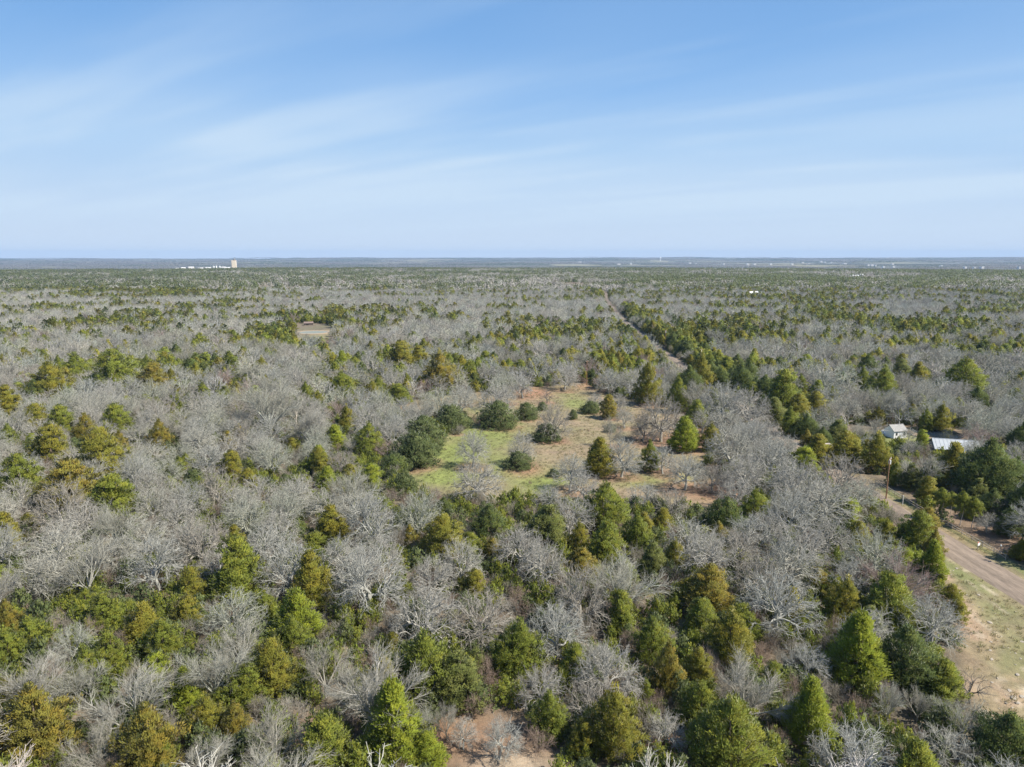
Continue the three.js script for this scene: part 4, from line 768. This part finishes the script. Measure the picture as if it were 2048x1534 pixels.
// ---------------------------------------------------------------- buildings and small things
const V = (x, y, z) => new THREE.Vector3(x, y, z);
function box(w, h, d, x = 0, y = 0, z = 0, ry = 0) { const g = new THREE.BoxGeometry(w, h, d); if (ry) g.rotateY(ry); g.translate(x, y, z); return g; }
function prism(pts, depth, x = 0, y = 0, z = 0) { const s = new THREE.Shape(pts.map(([a, b]) => new THREE.Vector2(a, b))); const g = new THREE.ExtrudeGeometry(s, { depth, bevelEnabled: false }); g.translate(x, y, z); return g; }
function cyl(r0, r1, h, x = 0, y = 0, z = 0, n = 10) { const g = new THREE.CylinderGeometry(r1, r0, h, n); g.translate(x, y + h / 2, z); return g; }
function farBase(p, turn = 0) { const o = new THREE.Group(); o.position.set(p.x, landHeight(p.x, p.z), p.z); o.rotation.y = turn; return o; }
function base(px, py, turn = 0, h = 0) { const s = spot(px, py, h), o = new THREE.Group(); o.position.set(s.x, landHeight(s.x, s.z), s.z); o.rotation.y = turn; return o; }
const siding = (() => { const t = dataTexture(128, (u, v) => { const k = 0.93 - 0.25 * smoothstep(v * 8 % 1, 0.88, 1) + 0.05 * noise(u * 8, v * 64, 3); return [k, k, k]; }); t.repeat.set(0.6, 0.6); return t; })();
const shingle = dataTexture(128, (u, v, x, y) => { const k = 0.75 + 0.3 * (hash(Math.floor(u * 16 + (Math.floor(v * 16) % 2) * 0.5), Math.floor(v * 16), 3) - 0.5) - 0.2 * smoothstep(v * 16 % 1, 0.8, 1); return [k, k, k]; });
const metalTex = dataTexture(256, (u, v) => { const k = 0.86 + 0.16 * (fbm(u * 8, v * 8, 4, 6, 8) - 0.5); return [k, k, k]; });
const whitePaint = M('white_siding', 0.80, 0.80, 0.80, 0.6, { map: siding }), greyShingle = M('grey_shingle', 0.36, 0.35, 0.33, 0.95, { map: shingle }), paleMetal = M('pale_metal_sheet', 0.46, 0.48, 0.49, 0.5, { metalness: 0.35, map: metalTex });
const darkGlass = M('dark_glass', 0.02, 0.025, 0.03, 0.15), darkWood = M('dark_wood', 0.09, 0.07, 0.06), rustMetal = M('rusty_metal_sheet', 0.20, 0.145, 0.12, 0.8, { map: metalTex }), whiteCoat = M('white_paint', 0.80, 0.80, 0.78, 0.45), greyPost = M('weathered_timber', 0.36, 0.31, 0.26), brownPole = M('creosoted_pole', 0.26, 0.145, 0.075), steel = M('galvanised_steel', 0.5, 0.52, 0.54, 0.45, { metalness: 0.6 }), concrete = M('pale_concrete', 0.66, 0.57, 0.45, 0.85), brick = M('red_paint', 0.42, 0.13, 0.09, 0.8), sandMat = M('orange_sand', 0.62, 0.42, 0.24, 1, { map: litterTex });
function gable(o, w, d, h, rise, wallMat, roofMat, over = 0.25) {       // a house along x: four walls, two gables in them, two roof slopes
  part('wall', box(w, h, 0.15, 0, h / 2, d / 2 - 0.075), wallMat, o); part('wall', box(w, h, 0.15, 0, h / 2, -d / 2 + 0.075), wallMat, o);
  for (const s of [-1, 1]) { const g = prism([[-d / 2 + 0.15, 0], [d / 2 - 0.15, 0], [d / 2 - 0.15, h], [0, h + rise - 0.12], [-d / 2 + 0.15, h]], 0.15); g.rotateY(Math.PI / 2); g.translate(s * (w / 2) - (s > 0 ? 0.15 : 0), 0, 0); part('gable_wall', g, wallMat, o); }
  const len = Math.hypot(d / 2 + over, rise * (1 + 2 * over / d)), an = Math.atan2(rise, d / 2);
  for (const s of [-1, 1]) { const g = new THREE.BoxGeometry(w + over * 2, 0.09, len); g.rotateX(s * an); g.translate(0, h + rise - Math.sin(an) * len / 2 + 0.06, s * Math.cos(an) * len / 2); part('roof_slope', g, roofMat, o); }
  part('ridge_cap', box(w + over * 2 + 0.04, 0.1, 0.28, 0, h + rise + 0.1, 0), roofMat, o);
}
// white garden shed
{
  const o = base(1790, 873, 0.22); gable(o, 4.6, 4.2, 2.3, 1.5, whitePaint, greyShingle);
  const f = 2.1 + 0.012;
  for (const x of [-1.35, 1.45]) { const w = part('window', box(0.62, 0.95, 0.05, x, 1.35, f), darkGlass, o); part('window_frame', mergeGeometries([box(0.80, 0.09, 0.07, x, 1.87, f), box(0.80, 0.09, 0.07, x, 0.83, f), box(0.09, 0.95, 0.07, x - 0.355, 1.35, f), box(0.09, 0.95, 0.07, x + 0.355, 1.35, f)]), whiteCoat, w); }
  const d = part('door', box(1.15, 2.0, 0.05, 0.05, 1.0, f), M('pale_grey_door', 0.55, 0.57, 0.6), o); part('handle', box(0.05, 0.16, 0.06, 0.5, 1.0, f + 0.05), steel, d);
  tag(o, 'garden_shed', 'small white shed with a grey gable roof among bare oaks', 'shed');
}
// house under a pale metal roof
{
  const o = base(1906, 911, -0.30); const w = 10.5, d = 7.6, h = 2.7, rise = 1.9;
  gable(o, w, d, h, rise, M('beige_siding', 0.42, 0.42, 0.40, 0.8, { map: siding }), paleMetal, 0.5);
  const an = Math.atan2(rise, d / 2), len = Math.hypot(d / 2 + 0.5, rise * (1 + 1 / d));
  for (const s of [-1, 1]) for (let k = -5; k <= 5; k++) { const g = new THREE.BoxGeometry(0.05, 0.06, len); g.rotateX(s * an); g.translate(k * 1.0, h + rise - Math.sin(an) * len / 2 + 0.135, s * Math.cos(an) * len / 2); part('roof_seam', g, paleMetal, o); }
  for (const x of [-3.4, -1.2, 2.6]) part('window', box(0.9, 1.1, 0.05, x, 1.5, d / 2 + 0.012), darkGlass, o);
  part('door', box(0.95, 2.05, 0.05, 0.7, 1.03, d / 2 + 0.012), darkWood, o);
  part('porch_roof', box(5.4, 0.1, 2.6, 2.2, 2.45, d / 2 + 1.85), greyShingle, o);
  for (const x of [-0.3, 4.7]) part('porch_post', box(0.12, 2.4, 0.12, x, 1.2, d / 2 + 3.0), whiteCoat, o);
  tag(o, 'house', 'house under a pale metal roof behind a huge dark evergreen', 'house');
}
// dark pond by the house, milky pond far left
function pond(px, py, rx, rz, mat, rimMat, label) {
  const s = spot(px, py), y = landHeight(s.x, s.z), shape = (k, seed) => { const q = []; for (let i = 0; i < 40; i++) { const a = i / 40 * 6.283, r = k * (1 + 0.16 * (noise(Math.cos(a) * 1.5 + 4, Math.sin(a) * 1.5 + 4, seed) - 0.5)); q.push(new THREE.Vector2(Math.cos(a) * rx * r, Math.sin(a) * rz * r)); } return new THREE.Shape(q); };
  const w = new THREE.Mesh(new THREE.ShapeGeometry(shape(1, 7)).rotateX(-Math.PI / 2), mat); w.position.set(s.x, y + 0.17, s.z); w.receiveShadow = true;
  setting(w, 'pond', 'structure', label);
  const outer = shape(1.28, 7); outer.holes.push(shape(0.985, 7));
  const g = new THREE.ExtrudeGeometry(outer, { depth: 0.25, bevelEnabled: true, bevelSize: 0.35, bevelThickness: 0.12, bevelSegments: 2 }).rotateX(-Math.PI / 2), r = new THREE.Mesh(g, rimMat);
  r.position.set(s.x, y - 0.09, s.z); r.receiveShadow = r.castShadow = true;
  setting(r, 'bank', 'structure', 'bare soil bank round a ' + label);
}
pond(1872, 866, 7.4, 9.0, M('dark_water', 0.012, 0.020, 0.034, 0.10), M('tan_soil', 0.30, 0.215, 0.13, 1, { map: litterTex }), 'dark blue pond behind the pale roofed house');
pond(626, 665, 11, 10, M('milky_water', 0.20, 0.21, 0.165, 0.5), M('pale_sand', 0.46, 0.35, 0.24, 1, { map: litterTex }), 'milky green pond in the left woods');
// brown roofed barn behind the far pond
{ const o = base(617, 650, 0.35); gable(o, 7, 5, 1.7, 1.0, darkWood, rustMetal, 0.4); part('doorway', box(2.0, 1.5, 0.06, -1, 0.75, 2.51), M('dark_opening', 0.03, 0.025, 0.02), o); tag(o, 'barn', 'rusty brown roofed barn on the bank above the milky pond', 'barn'); }
// red barn with white roof far right of centre
{ const o = base(1507, 594, 0.5); gable(o, 17, 9, 4.5, 3.2, brick, M('white_metal', 0.82, 0.82, 0.82, 0.5), 0.5); part('door', box(3.2, 3.4, 0.08, 3, 1.7, 4.52), darkWood, o); tag(o, 'red_barn', 'red barn with a white metal roof alone in the far woods', 'barn'); }
// weathered lean-to between the cedars by the road
{ const o = base(1652, 908, 0.25); const rf = new THREE.BoxGeometry(4.2, 0.1, 3.2); rf.rotateX(0.16); rf.translate(0, 2.4, 0); part('roof', rf, M('weathered_sheet', 0.42, 0.36, 0.34, 0.8, { map: metalTex }), o); for (const [x, z] of [[-1.9, 1.3], [1.9, 1.3], [-1.9, -1.3], [1.9, -1.3]]) part('post', box(0.14, 2.35, 0.14, x, 1.17, z), greyPost, o); part('back_wall', box(4.0, 2.2, 0.1, 0, 1.1, -1.4), darkWood, o); tag(o, 'lean_to', 'weathered lean-to roof half hidden by cedars left of the shed', 'lean-to'); }
// white tank and trailer by the shed
{ const o = base(1768, 869, 0.2); const g = new THREE.CapsuleGeometry(0.55, 1.5, 6, 14); g.rotateZ(Math.PI / 2); g.translate(0, 0.95, 0); part('tank', g, whiteCoat, o); for (const x of [-0.7, 0.7]) part('foot', box(0.16, 0.45, 0.8, x, 0.22, 0), steel, o); part('filler_cap', cyl(0.16, 0.16, 0.2, 0, 1.48, 0), steel, o); tag(o, 'fuel_tank', 'white rounded fuel tank on the grass left of the shed', 'tank'); }
{ const o = base(1757, 870, -0.35); part('bed', box(2.4, 0.12, 1.5, 0, 0.62, 0), whiteCoat, o); for (const z of [-0.72, 0.72]) part('side_board', box(2.4, 0.42, 0.06, 0, 0.89, z), whiteCoat, o); part('tail_board', box(0.06, 0.42, 1.38, -1.17, 0.89, 0), whiteCoat, o); for (const z of [-0.9, 0.9]) { const t = new THREE.TorusGeometry(0.24, 0.09, 8, 16); t.translate(0, 0.33, z); part('wheel', t, M('rubber', 0.03, 0.03, 0.03), o); } part('drawbar', box(1.3, 0.08, 0.1, 1.8, 0.55, 0), steel, o); tag(o, 'trailer', 'small white trailer parked left of the white tank', 'trailer'); }
// utility poles
function pole(px, py, h, label, lamp) {                                 // the pixel is where its top shows
  const o = base(px, py, 0.9, h); part('shaft', cyl(0.16, 0.10, h, 0, -0.05, 0, 9), brownPole, o);
  const arm = part('crossarm', box(2.2, 0.12, 0.12, 0, h - 0.55, 0.13), brownPole, o); for (const x of [-1.0, -0.4, 0.4, 1.0]) part('insulator', cyl(0.06, 0.045, 0.22, x, h - 0.49, 0.13, 8), whiteCoat, arm);
  if (lamp) { const t = part('transformer', cyl(0.27, 0.27, 0.85, 0.42, h - 1.75, 0, 12), M('pale_grey_enamel', 0.62, 0.65, 0.66, 0.4), o); part('bushing', cyl(0.06, 0.05, 0.25, 0.42, h - 0.9, 0, 8), whiteCoat, t); }
  tag(o, 'utility_pole', label, 'utility pole', 'utility poles along the road');
}
pole(1780, 914, 10, 'brown utility pole with a pale transformer above the roadside trees', true);
pole(1402, 697, 10, 'utility pole among dark evergreens right of the far road', true);
pole(1331, 660, 10, 'farthest utility pole beside the road, where the road narrows', true);
pole(1174, 720, 11, 'utility pole standing in the bare oaks behind the clearing', false);
// roadside sign and posts
{ const o = base(1955, 1099, 0.5); part('post', box(0.09, 1.3, 0.09, 0, 0.62, 0), greyPost, o); part('board', box(0.75, 0.5, 0.05, 0.14, 1.05, 0.075), whiteCoat, o); part('red_marker', box(0.34, 0.24, 0.05, -0.12, 1.43, 0.075), M('faded_red', 0.62, 0.22, 0.17), o); tag(o, 'roadside_sign', 'little white sign with a red top on a post beside the road', 'sign'); }
{ const o = base(2000, 1108, 0.2); part('post', cyl(0.05, 0.05, 1.7, 0, -0.05, 0, 8), greyPost, o); part('cap', cyl(0.13, 0.1, 0.2, 0, 1.62, 0, 10), whiteCoat, o); tag(o, 'marker_post', 'thin marker post with a white cap in roadside shade', 'post'); }
{ const o = base(1805, 1010, 0); part('post', cyl(0.09, 0.075, 2.2, 0, -0.05, 0, 9), M('whitewashed_timber', 0.62, 0.60, 0.56), o); part('cap', cyl(0.11, 0.05, 0.09, 0, 2.15, 0, 9), steel, o); tag(o, 'boundary_post', 'short whitewashed post where the road meets the wood', 'post'); }
// low rail fence along the road's right side
{
  const o = new THREE.Group(), pts = []; for (let z = -123; z >= -170; z -= 3) pts.push(V(roadX(z) + 6.2, landHeight(roadX(z) + 6.2, z), z));
  o.position.copy(pts[0]); pts.forEach((p, i) => { const q = p.clone().sub(pts[0]); part('post', cyl(0.07, 0.06, 1.25, q.x, q.y - 0.1, q.z, 7), greyPost, o); if (i) { const r = pts[i - 1].clone().sub(pts[0]), m = q.clone().add(r).multiplyScalar(0.5), l = q.distanceTo(r) - 0.16; for (const y of [0.45, 0.95]) { const g = new THREE.BoxGeometry(0.07, 0.1, l); g.rotateY(Math.atan2(q.x - r.x, q.z - r.z)); g.translate(m.x, m.y + y, m.z); part('rail', g, greyPost, o); } } });
  tag(o, 'rail_fence', 'weathered low rail fence along the grassy right side of the road', 'fence');
}
// pale limestone lying on the verge
{
  const R = rng(31), shapes = [0, 1, 2].map((k) => { const g = new THREE.IcosahedronGeometry(0.5, 1), p = g.attributes.position; for (let i = 0; i < p.count; i++) { const n = 0.75 + 0.5 * noise(p.getX(i) * 3 + 7, p.getZ(i) * 3 + p.getY(i) * 2 + 7, 60 + k); p.setXYZ(i, p.getX(i) * n, p.getY(i) * n * 0.30, p.getZ(i) * n); } g.computeVertexNormals(); return g; });
  const stoneMat = M('pale_limestone', 0.46, 0.40, 0.32, 0.95, { map: litterTex }); let n = 0;
  for (let i = 0; i < 400 && n < 18; i++) {
    const q = [1905 + R() * 160, 1130 + R() * 330], s = spot(q[0], q[1]); if (s.x < woodEdge(s.z) + 1.5 || s.x > roadX(s.z) - ROAD_HALF - 0.5) continue;
    const m = new THREE.Mesh(shapes[n % 3], stoneMat), w = 0.30 + 0.7 * R() * R(); m.scale.set(w * (1 + R()), w, w); m.rotation.y = 0.6 + R() * 0.8; m.position.set(s.x, landHeight(s.x, s.z) + 0.0, s.z); m.castShadow = m.receiveShadow = true; n++;
    tag(m, 'limestone_slab', `pale limestone lying on the grassy verge, ${acrossDown(q[0], q[1])}`, 'stone', 'pale stones on the verge');
  }
  const chips = new THREE.InstancedMesh(shapes[0], stoneMat, 900); chips.userData = { kind: 'stuff', label: 'small pale stone chips strewn over verge and clearing' }; chips.name = 'stone_chips'; let c = 0;
  for (let i = 0; i < 9000 && c < 900; i++) {
    const x = -40 + R() * 125, z = -60 - R() * 230, v = x > woodEdge(z) + 0.5 && x < roadX(z) - ROAD_HALF && z > -150; if (!v && !(inside(CLEARING, x, z) && R() < 0.35)) continue;
    const w = 0.10 + 0.28 * R() * R(); chips.setMatrixAt(c++, new THREE.Matrix4().compose(V(x, landHeight(x, z), z), new THREE.Quaternion().setFromAxisAngle(V(0, 1, 0), R() * 6.28), V(w * (1 + R()), w, w)));
  }
  chips.count = c; chips.castShadow = chips.receiveShadow = true; scene.add(chips);
}

// ---------------------------------------------------------------- far away: works with a tall block, sheds, a water tower, the town
function block(p, w, h, d, mat, name, label, category, group) {
  const o = farBase(p, 0.15); part('wall', box(w, h, d, 0, h / 2, 0), mat, o); part('roof', box(w * 1.03, Math.max(0.5, h * 0.06), d * 1.03, 0, h + Math.max(0.5, h * 0.06) / 2, 0), M('pale_roof', 0.7, 0.7, 0.68, 0.6), o);
  tag(o, name, label, category, group);
}
{
  const o = farBase(FAR(467, 3050), 0.25); const w = 19, h = 49, d = 18;
  part('wall', box(w, h, d, 0, h / 2, 0), concrete, o, 'pale cream tower block');
  for (let k = 0; k < 4; k++) part('silo_face', cyl(2.35, 2.35, h - 1, -7.1 + k * 4.74, 0, d / 2 - 0.4, 14), concrete, o);
  part('parapet', mergeGeometries([box(w + 0.8, 1.4, 0.6, 0, h + 0.7, d / 2), box(w + 0.8, 1.4, 0.6, 0, h + 0.7, -d / 2), box(0.6, 1.4, d - 0.7, w / 2, h + 0.7, 0), box(0.6, 1.4, d - 0.7, -w / 2, h + 0.7, 0)]), concrete, o);
  const hd = part('head_house', box(8, 5, 8, 2, h + 2.5, 0), darkWood, o); part('hoist', box(2.6, 5, 2.6, 4.5, h + 7.5, 0), whiteCoat, hd); part('hoist_cap', box(4.4, 2.6, 4.4, 4.5, h + 11.3, 0), M('dark_grey', 0.1, 0.1, 0.11), hd);
  tag(o, 'tower_block', 'tall cream tower block rising above the left horizon', 'tower');
}
const works = [['tank', 426, 541, 6, 25], ['tank', 431, 541, 6, 26], ['tank', 438, 541, 6, 25], ['shed', 446, 542, 16, 19], ['shed', 455, 542, 18, 17], ['shed', 415, 542, 22, 18], ['shed', 400, 542, 18, 17], ['shed', 381, 541, 20, 21], ['shed', 365, 541, 16, 19], ['shed', 352, 542, 14, 17]];
works.forEach(([k, px, py, w, h], i) => {
  if (k === 'tank') { const o = farBase(FAR(px, 2960)); part('wall', cyl(w / 2, w / 2, h, 0, 0, 0, 14), whiteCoat, o); part('roof', cyl(w / 2, 0.4, 1.6, 0, h, 0, 14), steel, o); tag(o, 'storage_silo', `slim white silo, ${['first', 'second', 'third'][i]} of three left of the tower block`, 'silo', 'silos beside the tower block'); return; }
  const o = farBase(FAR(px, 2960), 0.2); gable(o, w, 12, h, 2.2, M('works_wall', 0.72, 0.68, 0.63, 0.7), M('works_roof', 0.76, 0.74, 0.72, 0.6), 0.4); part('door', box(3.4, Math.min(4, h * 0.7), 0.1, 0, Math.min(4, h * 0.7) / 2, 6.06), darkWood, o);
  tag(o, 'works_shed', `pale works shed ${['nearest', 'next', 'third', 'fourth', 'fifth', 'sixth', 'last'][i - 3]} on the left of the tower block`, 'shed', 'works sheds beside the tower block');
});
{ const s = FAR(57, 3050), g = new THREE.SphereGeometry(1, 24, 12), p = g.attributes.position; for (let i = 0; i < p.count; i++) { const n = 0.85 + 0.35 * noise(p.getX(i) * 3 + 5, p.getZ(i) * 3 + 5, 66); p.setXYZ(i, p.getX(i) * 40 * n, Math.max(-0.2, p.getY(i)) * 13 * n, p.getZ(i) * 16 * n); } g.computeVertexNormals(); const m = new THREE.Mesh(g, sandMat); m.position.set(s.x, landHeight(s.x, s.z), s.z); m.castShadow = m.receiveShadow = true; tag(m, 'sand_heap', 'long orange sand heap on the far left horizon', 'sand heap'); }
BARNS.forEach((p, i) => { const w = p.w, h = 3.8, o = farBase(p, 0.3); gable(o, w, 14, h, 2.4, whiteCoat, M('white_metal_roof', 0.80, 0.80, 0.80, 0.5), 0.5); part('door', box(4, h * 0.6, 0.1, w * 0.2, h * 0.3, 7.06), darkWood, o); tag(o, 'white_building', `white metal building in the far woods, ${['long', 'square', 'small', 'longest and lowest', 'end', 'outermost small'][i]} one of its cluster`, 'building', 'white metal buildings far right'); });
{
  const p = FAR(1321, 10500), o = farBase(p), h = heightSeen(514.5, 10500) - landHeight(p.x, p.z) - 17; for (let k = 0; k < 6; k++) { const a = k / 6 * 6.283; part('leg', cyl(0.8, 0.8, h, Math.cos(a) * 7, 0, Math.sin(a) * 7, 6), whiteCoat, o); } part('riser', cyl(1.6, 1.6, h, 0, 0, 0, 10), whiteCoat, o); const g = new THREE.SphereGeometry(13, 20, 12); g.scale(1, 0.75, 1); g.translate(0, h + 7, 0); part('tank', g, whiteCoat, o); tag(o, 'water_tower', 'white water tower alone on the horizon', 'water tower');
}
{
  const R = rng(44), wall = M('town_wall', 0.58, 0.56, 0.54, 0.7);
  for (const p of TOWN) { const w = p.depth / FPX * (2.6 + 3.4 * R()), look = `${w > 45 ? 'long' : w > 30 ? 'broad' : 'small'} pale town building `, at = `under the horizon, ${acrossDown(p.px, p.py)}`, label = look + (used.has(look + at) ? 'right of its twin ' : '') + at; used.add(label); block(p, w, p.h, 20, wall, 'town_building', label, 'building', 'pale buildings of the far town'); }
}
renderer.render(scene, camera);
